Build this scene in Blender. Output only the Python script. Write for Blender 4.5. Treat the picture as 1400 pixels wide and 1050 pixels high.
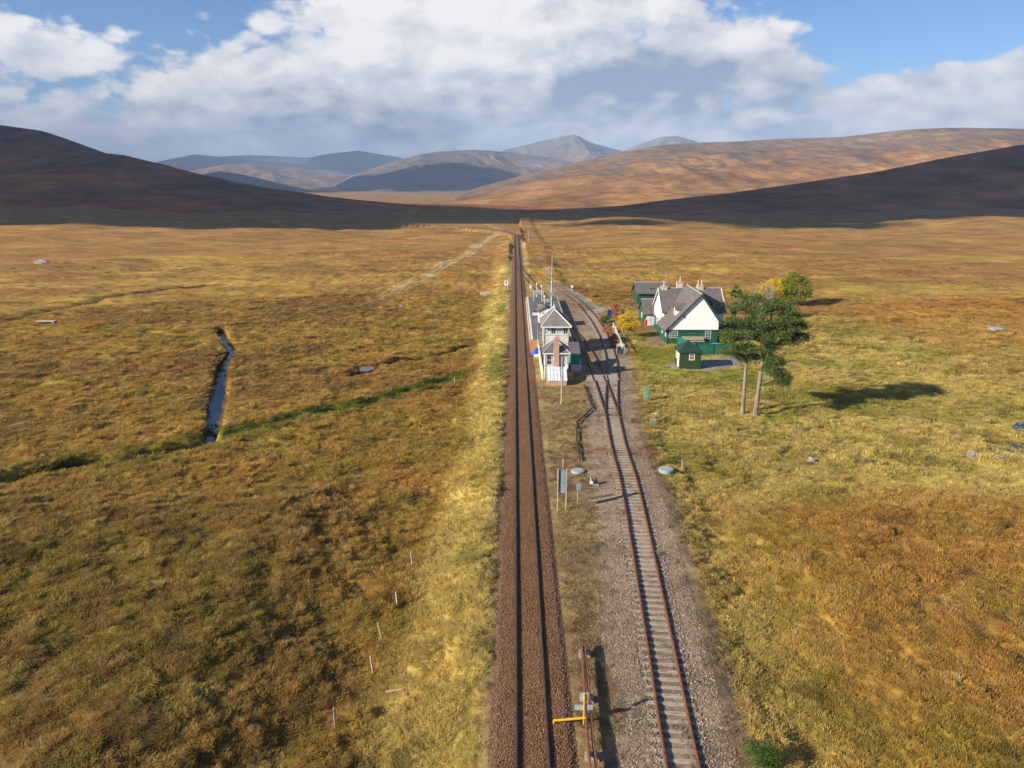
import bpy, bmesh, math, random
import numpy as np
from mathutils import Vector, Matrix
R = math.radians
for o in list(bpy.data.objects):
    bpy.data.objects.remove(o)
SC = bpy.context.scene
COL = SC.collection

# ------------------------------------------------------------------ camera
CAM_H, PITCH, YAW, F = 26.3, R(15.6), 0.0035, 1000.0     # F in pixels of the 1400 px wide photograph
cd = bpy.data.cameras.new('camera')
cam = bpy.data.objects.new('camera', cd)
COL.objects.link(cam)
cam.location = (0, 0, CAM_H)
cam.rotation_euler = (math.pi / 2 - PITCH, 0, YAW)
cd.sensor_width = 36
cd.lens = 36 * F / 1400
cd.clip_start, cd.clip_end = 0.5, 60000
SC.camera = cam

# ------------------------------------------------------------------ light
SUN_EL, SUN_AZ = R(24.5), R(27)          # light travels towards +x, turned 27 degrees to +y
sun_to = Vector((-math.cos(SUN_AZ) * math.cos(SUN_EL), -math.sin(SUN_AZ) * math.cos(SUN_EL), math.sin(SUN_EL)))
sd = bpy.data.lights.new('sun', 'SUN')
sd.energy, sd.angle, sd.color = 5.0, R(0.6), (1.0, 0.90, 0.75)
sun = bpy.data.objects.new('sun', sd)
COL.objects.link(sun)
sun.rotation_euler = sun_to.to_track_quat('Z', 'Y').to_euler()
vs = SC.view_settings
vs.view_transform, vs.look, vs.exposure, vs.gamma, vs.use_curve_mapping = 'Standard', 'None', 1.0, 1.0, False
SC.cycles.volume_bounces = 0
SC.cycles.max_bounces = 5
SC.cycles.diffuse_bounces = 3
SC.cycles.transparent_max_bounces = 8


# ---- node helper
class NT:
    def __init__(s, tree):
        s.t = tree
        s.n, s.l = tree.nodes, tree.links

    def node(s, kind, **kw):
        n = s.n.new(kind)
        for k, v in kw.items():
            setattr(n, k, v)
        return n

    def put(s, sock, v):
        if hasattr(v, 'is_output'):
            s.l.new(v, sock)
        elif v is not None:
            sock.default_value = v

    def m(s, op, a, b=None, c=None, clamp=False):
        n = s.node('ShaderNodeMath', operation=op, use_clamp=clamp)
        for i, v in enumerate((a, b, c)):
            if v is not None:
                s.put(n.inputs[i], v)
        return n.outputs[0]

    def add(s, a, b): return s.m('ADD', a, b)
    def sub(s, a, b): return s.m('SUBTRACT', a, b)
    def mul(s, a, b): return s.m('MULTIPLY', a, b)

    def smooth(s, x, lo, hi):
        n = s.node('ShaderNodeMapRange', interpolation_type='SMOOTHSTEP')
        s.put(n.inputs[0], x)
        n.inputs[1].default_value, n.inputs[2].default_value = lo, hi
        return n.outputs[0]

    def noise(s, vec, scale=1.0, detail=4.0, rough=0.55, dist=0.0, lac=2.0):
        n = s.node('ShaderNodeTexNoise')
        s.put(n.inputs['Vector'], vec)
        n.inputs['Scale'].default_value = scale
        n.inputs['Detail'].default_value = detail
        n.inputs['Roughness'].default_value = rough
        n.inputs['Distortion'].default_value = dist
        n.inputs['Lacunarity'].default_value = lac
        return n.outputs['Fac']

    def mix(s, f, a, b, mode='MIX'):
        n = s.node('ShaderNodeMix', data_type='RGBA', blend_type=mode)
        s.put(n.inputs[0], f)
        for sk, v in ((n.inputs[6], a), (n.inputs[7], b)):
            s.put(sk, (*v, 1) if isinstance(v, tuple) and len(v) == 3 else v)
        return n.outputs[2]

    def xyz(s, x, y, z):
        n = s.node('ShaderNodeCombineXYZ')
        for i, v in enumerate((x, y, z)):
            s.put(n.inputs[i], v)
        return n.outputs[0]


# ---- sky: Nishita atmosphere with a procedural cloud deck laid over the whole dome
world = bpy.data.worlds.new('World')
SC.world = world
world.use_nodes = True
world.node_tree.nodes.clear()
W = NT(world.node_tree)
sky = W.node('ShaderNodeTexSky', sky_type='NISHITA', sun_disc=False)
sky.sun_elevation, sky.sun_rotation = SUN_EL, math.atan2(sun_to.x, sun_to.y)
sky.altitude, sky.air_density, sky.dust_density, sky.ozone_density = 400, 1.0, 0.0, 3.0
SKY_STR = 0.065
tc = W.node('ShaderNodeTexCoord')
sx = W.node('ShaderNodeSeparateXYZ')
W.l.new(tc.outputs['Generated'], sx.inputs[0])
az = W.mul(W.m('ARCTAN2', sx.outputs[0], sx.outputs[1]), 57.2958)
el = W.mul(W.m('ARCSINE', sx.outputs[2]), 57.2958)
# domain: directions spread so the cloud cells flatten towards the horizon
elp = W.m('POWER', W.m('MAXIMUM', W.add(el, 2.0), 0.01), 0.8)
vec = W.xyz(sx.outputs[0], sx.outputs[1], W.mul(elp, 0.062))


def gauss(a0, e0, sa, se, amp):
    da = W.mul(W.sub(az, a0), 1.0 / sa)
    de = W.mul(W.sub(el, e0), 1.0 / se)
    q = W.add(W.mul(da, da), W.mul(de, de))
    return W.mul(W.m('EXPONENT', W.mul(q, -1.0)), amp)


def cloud_density(off):
    v = W.node('ShaderNodeVectorMath', operation='ADD')
    W.l.new(vec, v.inputs[0])
    v.inputs[1].default_value = off
    wn = W.node('ShaderNodeTexNoise')
    W.l.new(v.outputs[0], wn.inputs['Vector'])
    wn.inputs['Scale'].default_value = 5.0
    wn.inputs['Detail'].default_value = 2
    w2 = W.node('ShaderNodeVectorMath', operation='MULTIPLY_ADD')
    W.l.new(wn.outputs['Color'], w2.inputs[0])
    w2.inputs[1].default_value = (0.05, 0.05, 0.05)
    W.l.new(v.outputs[0], w2.inputs[2])
    n = W.noise(w2.outputs[0], 5.2, 11, 0.60)
    bill = W.noise(w2.outputs[0], 11, 4, 0.5)
    return W.add(W.mul(n, 0.75), W.mul(W.m('ABSOLUTE', W.sub(bill, 0.5)), 0.75))


bias = 0.0
for g in ((-4, 12.5, 14, 6, 0.44), (-32, 8.0, 9, 2.6, 0.30), (-17, 6.5, 8, 2.6, 0.22), (9, 7.0, 11, 2.2, 0.26), (20, 11.5, 4, 3, -.10), (-23, 16.5, 8, 6.5, -0.46),
          (25, 9.6, 5.5, 2.2, -0.17), (29, 6.2, 7, 1.6, 0.30), (36, 9.0, 3, 2.4, 0.26), (31, 13, 5, 1.6, 0.22), (17, 9.5, 5, 2.2, .16), (14, 13.2, 6, 2, 0.08)):
    bias = W.add(bias, gauss(*g))
bias = W.add(bias, W.mul(W.smooth(el, 6.5, 3.0), 0.26))
d0 = cloud_density((0, 0, 0))
d1 = cloud_density((-0.03, -0.01, 0.035))
dens = W.add(d0, bias)
cover = W.smooth(dens, 0.485, 0.585)
lit = W.add(W.mul(W.sub(d0, d1), 2.5), 0.64)
lit = W.add(lit, gauss(-5, 12.5, 15, 4.2, 0.42))
lit = W.add(lit, gauss(10.5, 6.9, 8.5, 2.0, -0.85))
lit = W.add(lit, gauss(-12, 4.0, 12, 2.0, -0.30))
lit = W.add(lit, gauss(-29, 9.6, 9, 2.2, 0.25))
lit = W.add(lit, W.mul(W.smooth(el, 6.5, 4.0), -0.12))
lit = W.m('MINIMUM', W.m('MAXIMUM', lit, 0.0), 1.0)
K = 1.0 / SKY_STR
cl_col = W.mix(lit, (0.165 * K, 0.20 * K, 0.275 * K), (0.52 * K, 0.505 * K, 0.50 * K))
low = W.smooth(el, 4.0, 0.0)
cl_col = W.mix(W.mul(low, 0.55), cl_col, (0.25 * K, 0.31 * K, 0.39 * K))
bg = W.node('ShaderNodeBackground')
W.put(bg.inputs[0], W.mix(cover, W.mix(1.0, sky.outputs[0], (.68, .81, 1.02), 'MULTIPLY'), cl_col))
bg.inputs[1].default_value = SKY_STR
wo = W.node('ShaderNodeOutputWorld')
W.l.new(bg.outputs[0], wo.inputs[0])


# ------------------------------------------------------------------ placing helper: photograph pixel + height -> metres
def P(px, py, z=0.0):
    u, v = (px - 700) / F, (py - 525) / F
    d = Vector((u, math.cos(PITCH) - v * math.sin(PITCH), -math.sin(PITCH) - v * math.cos(PITCH)))
    d = Matrix.Rotation(YAW, 3, 'Z') @ d
    t = (z - CAM_H) / d.z
    return (d.x * t, d.y * t)


# ------------------------------------------------------------------ numpy noise
def _hash(ix, iy, seed):
    h = (ix.astype(np.int64) * 374761393 + iy.astype(np.int64) * 668265263 + seed * 974711) & 0x7fffffff
    h = ((h ^ (h >> 13)) * 1274126177) & 0x7fffffff
    return (h ^ (h >> 16)) & 0x7fffffff


def perlin(x, y, seed=0):
    x, y = np.asarray(x, float), np.asarray(y, float)
    ix, iy = np.floor(x), np.floor(y)
    fx, fy = x - ix, y - iy

    def g(dx, dy):
        a = _hash(ix + dx, iy + dy, seed) * (2 * math.pi / 0x7fffffff)
        return np.cos(a) * (fx - dx) + np.sin(a) * (fy - dy)
    u = fx * fx * fx * (fx * (fx * 6 - 15) + 10)
    v = fy * fy * fy * (fy * (fy * 6 - 15) + 10)
    return ((g(0, 0) * (1 - u) + g(1, 0) * u) * (1 - v) + (g(0, 1) * (1 - u) + g(1, 1) * u) * v) * 1.5


def fbm(x, y, lam, octv=4, seed=0, gain=0.5):
    s, a, t = 0.0, 1.0, 0.0
    k = 1.0 / lam
    for i in range(octv):
        s = s + a * perlin(x * k + 17.3 * i, y * k - 9.1 * i, seed + i)
        t += a
        a *= gain
        k *= 2.03
    return s / t


def sst(x, a, b):
    t = np.clip((x - a) / (b - a), 0, 1)
    return t * t * (3 - 2 * t)


def catmull(pts, step=1.0):
    pts = [np.array(p, float) for p in pts]
    pts = [2 * pts[0] - pts[1]] + pts + [2 * pts[-1] - pts[-2]]
    out = []
    for i in range(1, len(pts) - 2):
        p0, p1, p2, p3 = pts[i - 1:i + 3]
        n = max(2, int(np.linalg.norm(p2 - p1) / step))
        for k in range(n):
            t = k / n
            out.append(0.5 * (2 * p1 + (p2 - p0) * t + (2 * p0 - 5 * p1 + 4 * p2 - p3) * t * t + (3 * p1 - p0 - 3 * p2 + p3) * t ** 3))
    out.append(pts[-2])
    return np.array(out)


def dist_poly(x, y, pl):
    """distance of points to a polyline, and the parameter (index) of the nearest place"""
    best = np.full(x.shape, 1e9)
    par = np.zeros(x.shape)
    for i in range(len(pl) - 1):
        a, b = pl[i], pl[i + 1]
        d = b - a
        L = d @ d + 1e-9
        t = np.clip(((x - a[0]) * d[0] + (y - a[1]) * d[1]) / L, 0, 1)
        q = np.hypot(x - a[0] - t * d[0], y - a[1] - t * d[1])
        k = q < best
        best = np.where(k, q, best)
        par = np.where(k, i + t, par)
    return best, par


def pxl(lst, z=0.0):
    return np.array([P(a, b, z) for a, b in lst])


def in_poly(x, y, poly):
    r = np.zeros(x.shape, bool)
    n = len(poly)
    for i in range(n):
        (x1, y1), (x2, y2) = poly[i], poly[(i + 1) % n]
        c = ((y1 > y) != (y2 > y)) & (x < (x2 - x1) * (y - y1) / (y2 - y1 + 1e-12) + x1)
        r ^= c
    return r


# ------------------------------------------------------------------ layout lines
XM = 0.87                                                    # centre of the main line
MAIN = np.array([(XM, -40), (XM, 100), (XM, 365)] + [(XM - (t / 60) ** 2 * 6, 365 + t) for t in range(10, 260, 20)])
SIDING = catmull([(6.9, 12)] + [P(*p) for p in ((934, 1050), (906, 900), (878, 750), (859.7, 660), (845, 608))] + [(11.35, 81)], 1.0)
LOOP = catmull([(11.0, 73.5), (11.35, 81), (11.6, 92), (11.75, 103), (11.55, 113), (10.9, 124), (9.3, 141), (7.6, 160), (5.6, 182), (3.0, 210), (1.4, 232), (0.9, 248)], 2.0)
RSIDE = catmull([(11.0, 73.5), (11.35, 81), (12.6, 91), (14.1, 102), (15.1, 114), (15.6, 128), (15.4, 145), (14.2, 163), (11.5, 182), (8.2, 200)], 2.0)
STREAM = catmull(list(pxl([(301, 452), (304, 461), (306, 466), (317, 477), (310, 488), (304, 502), (299, 525), (295, 550), (291, 575), (287, 596), (280, 607)], -2.2)), 1.0)
SW = np.interp(np.arange(len(STREAM)), np.linspace(0, len(STREAM) - 1, 11), [.5, .7, .32, .28, .48, .58, .66, .74, .76, .66, .4])
DITCH = catmull(list(pxl([(280, 607), (230, 617), (165, 628), (120, 630), (90, 634), (50, 645), (0, 656), (-80, 668), (-200, 690)], -2.2)), 2.0)
DITCH_R = catmull(list(pxl([(287, 600), (330, 590), (420, 568), (520, 545), (600, 524), (622, 518)], -2.0)), 2.0)
DITCH_F = catmull(list(pxl([(20, 432), (34, 429), (60, 421), (110, 412), (150, 404), (200, 397), (300, 388)], -1.5)), 4.0)
PEAT = catmull(list(pxl([(487, 508), (505, 499), (530, 494), (560, 489), (590, 484), (640, 470)], -1.8)), 2.0)
TRAIL = catmull(list(pxl([(480, 412), (510, 404), (532, 396), (548, 385), (570, 379), (592, 370), (604, 362), (622, 355), (642, 344), (652, 334), (662, 327), (668, 321)], -0.5)) + [(-9, 430), (-13, 500), (-22, 590), (-10, 660), (6, 760)], 6.0)
DRIVE = [P(*p) for p in ((904, 497), (915, 502), (930, 505), (957, 505), (1000, 501), (1030, 495), (1045, 489), (1040, 486), (1020, 485), (1013, 478), (1004, 476), (1000, 484), (985, 488), (960, 488), (940, 489), (918, 491))]
YARD = [P(*p) for p in ((868, 466), (905, 474), (916, 471), (900, 455), (893, 440), (905, 425), (910, 412), (868, 412), (860, 416), (874, 432), (882, 447), (888, 458))]
LAWNS = [[P(*p) for p in q] for q in (((862, 470), (890, 474), (925, 476), (935, 490), (905, 497), (893, 500), (868, 487)),
                                    ((902, 505), (960, 508), (1030, 503), (1060, 508), (1040, 515), (950, 516), (905, 512)),
                                    ((1085, 488), (1150, 488), (1160, 497), (1100, 500)), ((1040, 558), (1085, 560), (1095, 575), (1040, 575)))]
POND = [P(*p, -2.2) for p in ((491, 502), (500, 500), (510, 501), (511, 504), (503, 507), (494, 507))]
POND_R = [[P(*p, -1.0) for p in q] for q in (((1385, 582), (1392, 575), (1420, 572), (1440, 580), (1420, 590), (1392, 590)), ((1378, 610), (1388, 604), (1425, 603), (1440, 615), (1410, 624), (1385, 617)))]


def siding_x(y):
    a = np.interp(y, SIDING[:, 1], SIDING[:, 0])
    b = np.interp(y, RSIDE[:, 1], RSIDE[:, 0])
    return np.where(y < 81, a, b)


def formation(x, y):
    """1 on the levelled railway strip, 0 on the moor"""
    r = siding_x(y) + 2.5 + np.where(y < 62, 0.35, 0.0)
    r = np.where(y > 195, 3.5, r)
    mx = np.interp(y, MAIN[:, 1], MAIN[:, 0])
    return sst(x, mx - 3.0, mx - 2.0) * (1 - sst(x, r, r + 1.2))


def H(x, y, fine=True):
    x, y = np.asarray(x, float), np.asarray(y, float)
    f = formation(x, y)
    quiet = np.exp(-(((x - 29) / 20) ** 4 + ((y - 128) / 42) ** 4)) * 0.85
    amp = (1 - f) * (1 - quiet)
    h = -0.12 * np.ones_like(x)
    # embankment falling away to the left, shallow fall to the right
    k = np.interp(y, [0, 60, 150, 260, 380], [1, 1, 0.9, 0.6, 0.3])
    mx = np.interp(y, MAIN[:, 1], MAIN[:, 0])
    h = h - 2.0 * k * sst(mx - 2.3 - x, 0, 6.5)
    h = h - 0.6 * sst(x - siding_x(y) - 2.8, 0, 4) * (1 - quiet)
    # knolls
    e1 = fbm(x, y, 14, 3, 5) * 3
    h = h + 1.5 * sst(mx - 10.0 - x + e1 * 0.6, 0, 12) * (1 - sst(y + e1, 55, 66))
    h = h + 1.6 * sst(x - 15 + e1 * 0.4, 0, 8) * (1 - sst(y + e1 - 0.06 * (x - 20), 50, 61))
    h = h + 3.2 * np.exp(-(((x - 98) / 30) ** 2 + ((y - 150) / 14) ** 2))
    # undulation
    h = h + amp * (fbm(x, y, 42, 3, 11) * 0.9 + fbm(x, y, 11, 3, 21) * 0.55)
    far = sst(y, 150, 420) * (1 - f)
    h = h + far * (fbm(x, y, 170, 4, 31) * (4.5 + 5 * sst(y, 380, 600)) + fbm(x, y * 1.6, 45, 3, 33) * 2.2)
    # beyond 380 m the moor falls into the glen
    h = h - 0.030 * np.maximum(0, np.sqrt((np.maximum(y, 330) - 330) ** 2 + 30 ** 2) - 30) * (1 - sst(y, 1150, 1500)) - 44 * sst(y, 1150, 1500)
    h = h + 9 * np.exp(-((y - 900 - 60 * fbm(x, y, 250, 2, 41)) / 70) ** 2) * np.clip(0.75 + fbm(x, y, 90, 3, 43), 0, 2) * sst(x, -500, -300) * (1 - sst(x, 60, 220))
    h = h + 0.022 * np.maximum(0, np.abs(x) - 320) * sst(y, 200, 600) * (1 - sst(y, 1300, 1800))
    h = np.maximum(h, -48)
    if fine:
        h = h + amp * (fbm(x, y, 2.8, 3, 51) * 0.52 + np.abs(perlin(x / 1.15, y / 1.15, 57)) * 0.30) * (1 - sst(np.hypot(x, y), 150, 400))
    # water courses
    near = (y > 45) & (y < 260) & (x < 5) & (x > -200)
    if near.any():
        xn, yn = x[near], y[near]
        d, p = dist_poly(xn, yn, STREAM[::2])
        w = np.interp(p * 2, np.arange(len(SW)), SW) + 0.12
        cut = -1.25 * (1 - sst(d, w, w + 0.6))
        d, p = dist_poly(xn, yn, DITCH)
        cut = np.minimum(cut, -1.5 * (1 - sst(d, 0.5, 2.0 + 0.6 * np.sin(p * 1.3))))
        d, p = dist_poly(xn, yn, DITCH_R)
        cut = np.minimum(cut, -0.5 * (1 - sst(d, 0.3, 1.6)))
        d, p = dist_poly(xn, yn, DITCH_F)
        cut = np.minimum(cut, -0.9 * (1 - sst(d, 0.4, 1.6)))
        d, p = dist_poly(xn, yn, PEAT)
        cut = np.minimum(cut, -0.8 * (1 - sst(d, 0.6, 2.2 + 0.5 * np.sin(p))))
        hn = h[near]
        h[near] = hn + cut
    for pond, lv in [(POND, -2.25)] + [(q, -1.25) for q in POND_R]:
        c = np.mean(pond, axis=0)
        rr = max(np.hypot(*(np.array(p) - c)) for p in pond)
        dd = np.hypot(x - c[0], y - c[1])
        h = h - (h - (lv - 0.15)) * (1 - sst(dd, rr * 0.75, rr * 1.35))
    return h


def H1(x, y):
    return float(H(np.array([x], float), np.array([y], float))[0])


C = {k: np.array(v) for k, v in dict(
    ochre=(.430, .270, .066), brown=(.265, .165, .055), olive=(.310, .240, .044), straw=(.60, .480, .155), orange=(.45, .245, .062),
    green=(.160, .200, .026), peat=(.030, .020, .012), gravel=(.270, .205, .155), grey=(.25, .24, .23), lawn=(.215, .240, .032),
    red=(.200, .090, .055), dirt=(.225, .150, .090), moor=(.350, .178, .062), pale=(.52, .385, .19), verge=(.37, .275, .125)).items()}


def ground(x, y):
    """vegetation / soil colour (rgb) and grass amount at each point"""
    n1 = fbm(x, y, 30, 4, 101)
    n2 = fbm(x, y, 9, 3, 111)
    n3 = fbm(x, y, 3.2, 3, 121)
    n4 = fbm(x, y * 2.2, 75, 4, 131)
    c = np.ones(x.shape + (3,)) * C['ochre']

    def lay(col, w):
        w = np.clip(w, 0, 1)[..., None]
        c[:] = c * (1 - w) + C[col] * w
    mx = np.interp(y, MAIN[:, 1], MAIN[:, 0])
    sx_ = siding_x(y)
    left = x < mx
    lay('brown', sst(n1 * 1.3 + n3 * 0.3, 0.0, 0.35) * 0.8)
    lay('olive', sst(n2 - n1 * 0.8 + n3 * 0.2, 0.08, 0.4) * 0.6)
    lay('orange', sst(-n2 + n4 * 0.6, 0.1, 0.5) * 0.6)
    # brown front knoll on the left
    kn = left * sst(mx - 11 - x + n2 * 4, 0, 8) * (1 - sst(y + n1 * 12, 55, 68))
    lay('brown', kn * (0.55 + n2 * 0.7))
    lay('olive', kn * sst(n3 + n1, 0.0, 0.5) * 0.6)
    # straw coloured bank of the main line
    wid = np.interp(y, [20, 40, 60, 100, 170, 260], [9.5, 8.0, 6.0, 5.5, 8.0, 5.0])
    bank = left * (1 - sst(mx - 2.2 - x + n2 * 2.6, wid * 0.55, wid))
    lay('straw', bank * (0.85 + n2 * 0.4) * (0.8 + 0.2 * sst(y, 20, 60)))
    lay('olive', bank * sst(n2 + n3 * 0.6 - y / 200, 0.0, 0.4) * 0.55)
    lay('green', bank * sst(fbm(x, y, 6, 3, 141), 0.22, 0.5) * 0.6)
    # right-hand field
    right = sst(x - sx_ - 2.5, 0, 2)
    fld = right * sst(y + n1 * 10 - 0.06 * (x - 20), 50, 62) * (1 - sst(y + n4 * 45, 150, 185))
    lay('straw', fld * (0.85 + n2 * 0.5))
    lay('olive', fld * sst(n2 + n3 * 0.5, 0.0, 0.45) * 0.75)
    lay('lawn', fld * sst(fbm(x, y, 20, 3, 151), 0.02, 0.35) * 0.55)
    lay('orange', fld * sst(x + n1 * 14, 62, 82) * 0.55)
    lay('orange', np.exp(-(((x - 98) / 32) ** 2 + ((y - 148) / 15) ** 2)) * 1.1)
    nr = right * (1 - sst(y + n1 * 10 - 0.06 * (x - 20), 50, 62))
    lay('straw', nr * (1 - sst(x - sx_ - 2.5 + n2 * 3, 2, 9)) * 0.6)
    lay('orange', nr * sst(x + n2 * 8, 16, 28) * (0.7 + n3 * 0.5))
    lay('olive', nr * sst(n2 - n3 * 0.4, 0.12, 0.45) * 0.6)
    lay('brown', nr * sst(n1 + n3 * 0.4, 0.15, 0.45) * 0.6)
    # far moor: bands of rust, ochre and pale grass
    farw = sst(y + n4 * 120, 150, 260)
    b1 = fbm(x * .45, y * 1.5, 55, 4, 191)
    b2 = fbm(x * .5, y * 2.0, 24, 4, 195)
    lay('moor', farw * (0.75 + n4 * 1.2))
    lay('ochre', farw * sst(b1 - n4 * .5, 0.02, 0.4) * 0.75)
    lay('brown', farw * sst(-b1 + b2 * .6, 0.0, 0.3) * 0.9)
    lay('straw', farw * sst(b2 + b1 * .5, 0.2, 0.55) * 0.6)
    lay('olive', farw * sst(-b2 + n4 * .5, 0.1, 0.45) * 0.55)
    heath = sst(y + n4 * 160 + b2 * 60, 190, 360)
    lay('moor', heath * 0.55)
    lay('brown', heath * sst(b1 * .7 + b2 - n4 * .4, -.1, .3) * 0.75)
    grass = np.ones(x.shape)
    nearw = y < 330
    xs, ys = x[nearw], y[nearw]
    cn, gn = c[nearw], grass[nearw]

    def layn(col, w, g=None):
        w = np.clip(w, 0, 1)
        cn[:] = cn * (1 - w[:, None]) + C[col] * w[:, None]
        if g is not None:
            gn[:] = gn * (1 - w) + g * w
    a3, a2 = n3[nearw], n2[nearw]
    d, p = dist_poly(xs, ys, DITCH_R)
    layn('green', (1 - sst(d + a3 * 1.5, 1.0, 2.4)) * 0.9)
    d, p = dist_poly(xs, ys, STREAM[::2])
    layn('peat', 1 - sst(d, 0.65, 1.3), 0.2)
    d, p = dist_poly(xs, ys, DITCH)
    layn('olive', 1 - sst(d, 1.5, 4.5))
    layn('peat', 1 - sst(d, 0.9, 1.7), 0.2)
    d, p = dist_poly(xs, ys, DITCH_F)
    layn('peat', 1 - sst(d, 0.9, 2.0), 0.12)
    d, p = dist_poly(xs, ys, PEAT)
    layn('peat', 1 - sst(d + a3, 0.8, 2.0), 0.25)
    # railway strip
    f = formation(xs, ys)
    sxn = siding_x(ys)
    verge = f * 1.0
    layn('verge', verge, 0.55)
    gr = sst(xs + a2 * 1.3 + a3 * 0.6, sxn - 4.0, sxn - 2.6) * (ys < 205) * f
    gr = np.where(ys > 84, f * sst(xs, 9.3, 9.8), gr)
    layn('gravel', gr * 0.95, 0.02)
    patch = f * (1 - gr) * sst(a2 - a3 * 0.5 + 0.12, 0.0, 0.25) * (ys < 90)
    layn('dirt', patch * 0.8, 0.18)
    # dark strip of bare soil at the foot of the right-hand grass
    layn('dirt', np.exp(-((xs - sxn - 2.7 - a3 * 0.4) / 0.35) ** 2) * (ys < 80) * 0.6, 0.3)
    layn('red', np.exp(-((ys - 69.6 - a3 * .4) / 1.3) ** 4) * (xs > 6) * (xs < sxn + 4) * 0.75, 0.05)
    d, p = dist_poly(xs, ys, np.array([P(*q) for q in ((772, 396), (790, 404), (806, 416), (822, 432), (836, 447))]))
    layn('grey', (1 - sst(d, 1.0, 1.6)) * 0.8, 0.05)
    pd = in_poly(xs, ys, YARD)
    layn('dirt', pd * 0.5, 0.05)
    layn('gravel', pd * 0.6, 0.0)
    layn('grey', in_poly(xs + a3 * .3, ys + a3 * .3, DRIVE) * 1.0, 0.0)
    for q in LAWNS:
        layn('lawn', in_poly(xs + a2 * 1.6, ys + a2 * 2.5, q) * 0.85, 0.12)
    lw = np.exp(-(((xs - 27) / 9) ** 4 + ((ys - 107) / 12) ** 4))
    layn('lawn', lw * 0.55 * (gn > 0.3) * sst(a2, -0.25, 0.1), 0.3)
    c[nearw], grass[nearw] = cn, gn
    d, p = dist_poly(x, y, TRAIL)
    w = (1 - sst(d + n3 + n2, 1.1, 2.7)) * sst(y, 165, 200)
    lay('pale', w * 0.9)
    grass *= 1 - w * .6
    w = (np.exp(-((d - 0.8) / 0.4) ** 2)) * 0.85
    lay('dirt', w)
    grass *= (1 - np.exp(-((d - 0.9) / 0.6) ** 2) * 0.8)
    return c, grass


# ------------------------------------------------------------------ materials
def newmat(name):
    m = bpy.data.materials.new(name)
    m.use_nodes = True
    m.node_tree.nodes.clear()
    t = NT(m.node_tree)
    out = t.node('ShaderNodeOutputMaterial')
    b = t.node('ShaderNodeBsdfPrincipled')
    t.l.new(b.outputs[0], out.inputs[0])
    return m, t, b, out


def mat(name, col, rough=0.7, var=0.25, scale=3.0, metal=0.0, bump=0.0, bscale=20.0, col2=None, stretch=None, spec=0.4, lines=None):
    m, t, b, out = newmat(name)
    geo = t.node('ShaderNodeNewGeometry')
    v = geo.outputs['Position']
    if stretch:
        mp = t.node('ShaderNodeMapping')
        mp.inputs['Scale'].default_value = stretch
        t.l.new(v, mp.inputs[0])
        v = mp.outputs[0]
    n = t.noise(v, scale, 6, 0.6)
    f = t.smooth(n, 0.3, 0.7)
    c2 = col2 or tuple(min(1, x * (1 + var)) for x in col)
    c1 = col if col2 else tuple(x * (1 - var) for x in col)
    cc = t.mix(f, c1, c2)
    h = t.noise(v, bscale, 3, 0.6)
    if lines:                                   # (axis, spacing): joints between boards or slate courses
        sp = t.node('ShaderNodeSeparateXYZ')
        t.l.new(geo.outputs['Position'], sp.inputs[0])
        w = t.m('FRACT', t.mul(sp.outputs[lines[0]], 1.0 / lines[1]))
        j = t.smooth(t.m('ABSOLUTE', t.sub(w, 0.5)), 0.36, 0.48)
        cell = t.m('FLOOR', t.mul(sp.outputs[lines[0]], 1.0 / lines[1]))
        wn = t.node('ShaderNodeTexWhiteNoise', noise_dimensions='1D')
        t.l.new(cell, wn.inputs['W'])
        cc = t.mix(t.mul(wn.outputs['Value'], 0.25), cc, c1)
        cc = t.mix(t.mul(j, 0.35), cc, tuple(x * 0.45 for x in c1))
        h = t.sub(h, t.mul(j, 1.2))
        bump = bump or 0.4
    t.put(b.inputs['Base Color'], cc)
    b.inputs['Roughness'].default_value = rough
    b.inputs['Metallic'].default_value = metal
    b.inputs['Specular IOR Level'].default_value = spec
    if bump:
        bp = t.node('ShaderNodeBump')
        bp.inputs['Strength'].default_value = bump
        bp.inputs['Distance'].default_value = 0.03
        t.l.new(h, bp.inputs['Height'])
        t.l.new(bp.outputs[0], b.inputs['Normal'])
    return m


def glass_mat(name, col, rough=0.08):
    m, t, b, out = newmat(name)
    b.inputs['Base Color'].default_value = (*col, 1)
    b.inputs['Roughness'].default_value = rough
    b.inputs['Specular IOR Level'].default_value = 0.9
    return m


M = {}
M['rail_main'] = mat('worn steel rail', (.105, .068, .045), .45, .3, 2, .4)
M['rail_rust'] = mat('rusty rail', (.165, .072, .034), .8, .45, 6, bump=.3, bscale=60)
M['rail_brown'] = mat('brown rail', (.115, .058, .034), .7, .35, 4)
M['sleeper'] = mat('weathered sleeper', (.31, .265, .225), .9, .45, 5, bump=.6, bscale=30, stretch=(.3, 3, 3))
M['slate'] = mat('grey slate', (.098, .084, .082), .6, .35, 2.0, lines=(2, .22), col2=(.165, .14, .134))
M['slate_lichen'] = mat('lichened slate', (.13, .13, .12), .7, .35, 2.0, lines=(2, .2), col2=(.21, .205, .185))
M['white'] = mat('white render', (.76, .76, .755), .8, .045, 1.3, bump=.15, bscale=40, stretch=(1, 1, .2))
M['white_paint'] = mat('white paint', (.62, .61, .59), .5, .06, 3)
M['green'] = mat('green boards', (.018, .085, .050), .55, .25, 2, lines=(0, .16))
M['green_side'] = mat('green boards side', (.018, .085, .050), .55, .25, 2, lines=(1, .16))
M['green_dark'] = mat('dark green boards', (.022, .055, .018), .6, .3, 2, lines=(0, .14))
M['green_trim'] = mat('dark green trim', (.020, .062, .045), .5, .2, 3)
M['shed_roof'] = mat('dark green felt', (.012, .036, .022), .7, .3, 2)
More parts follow.
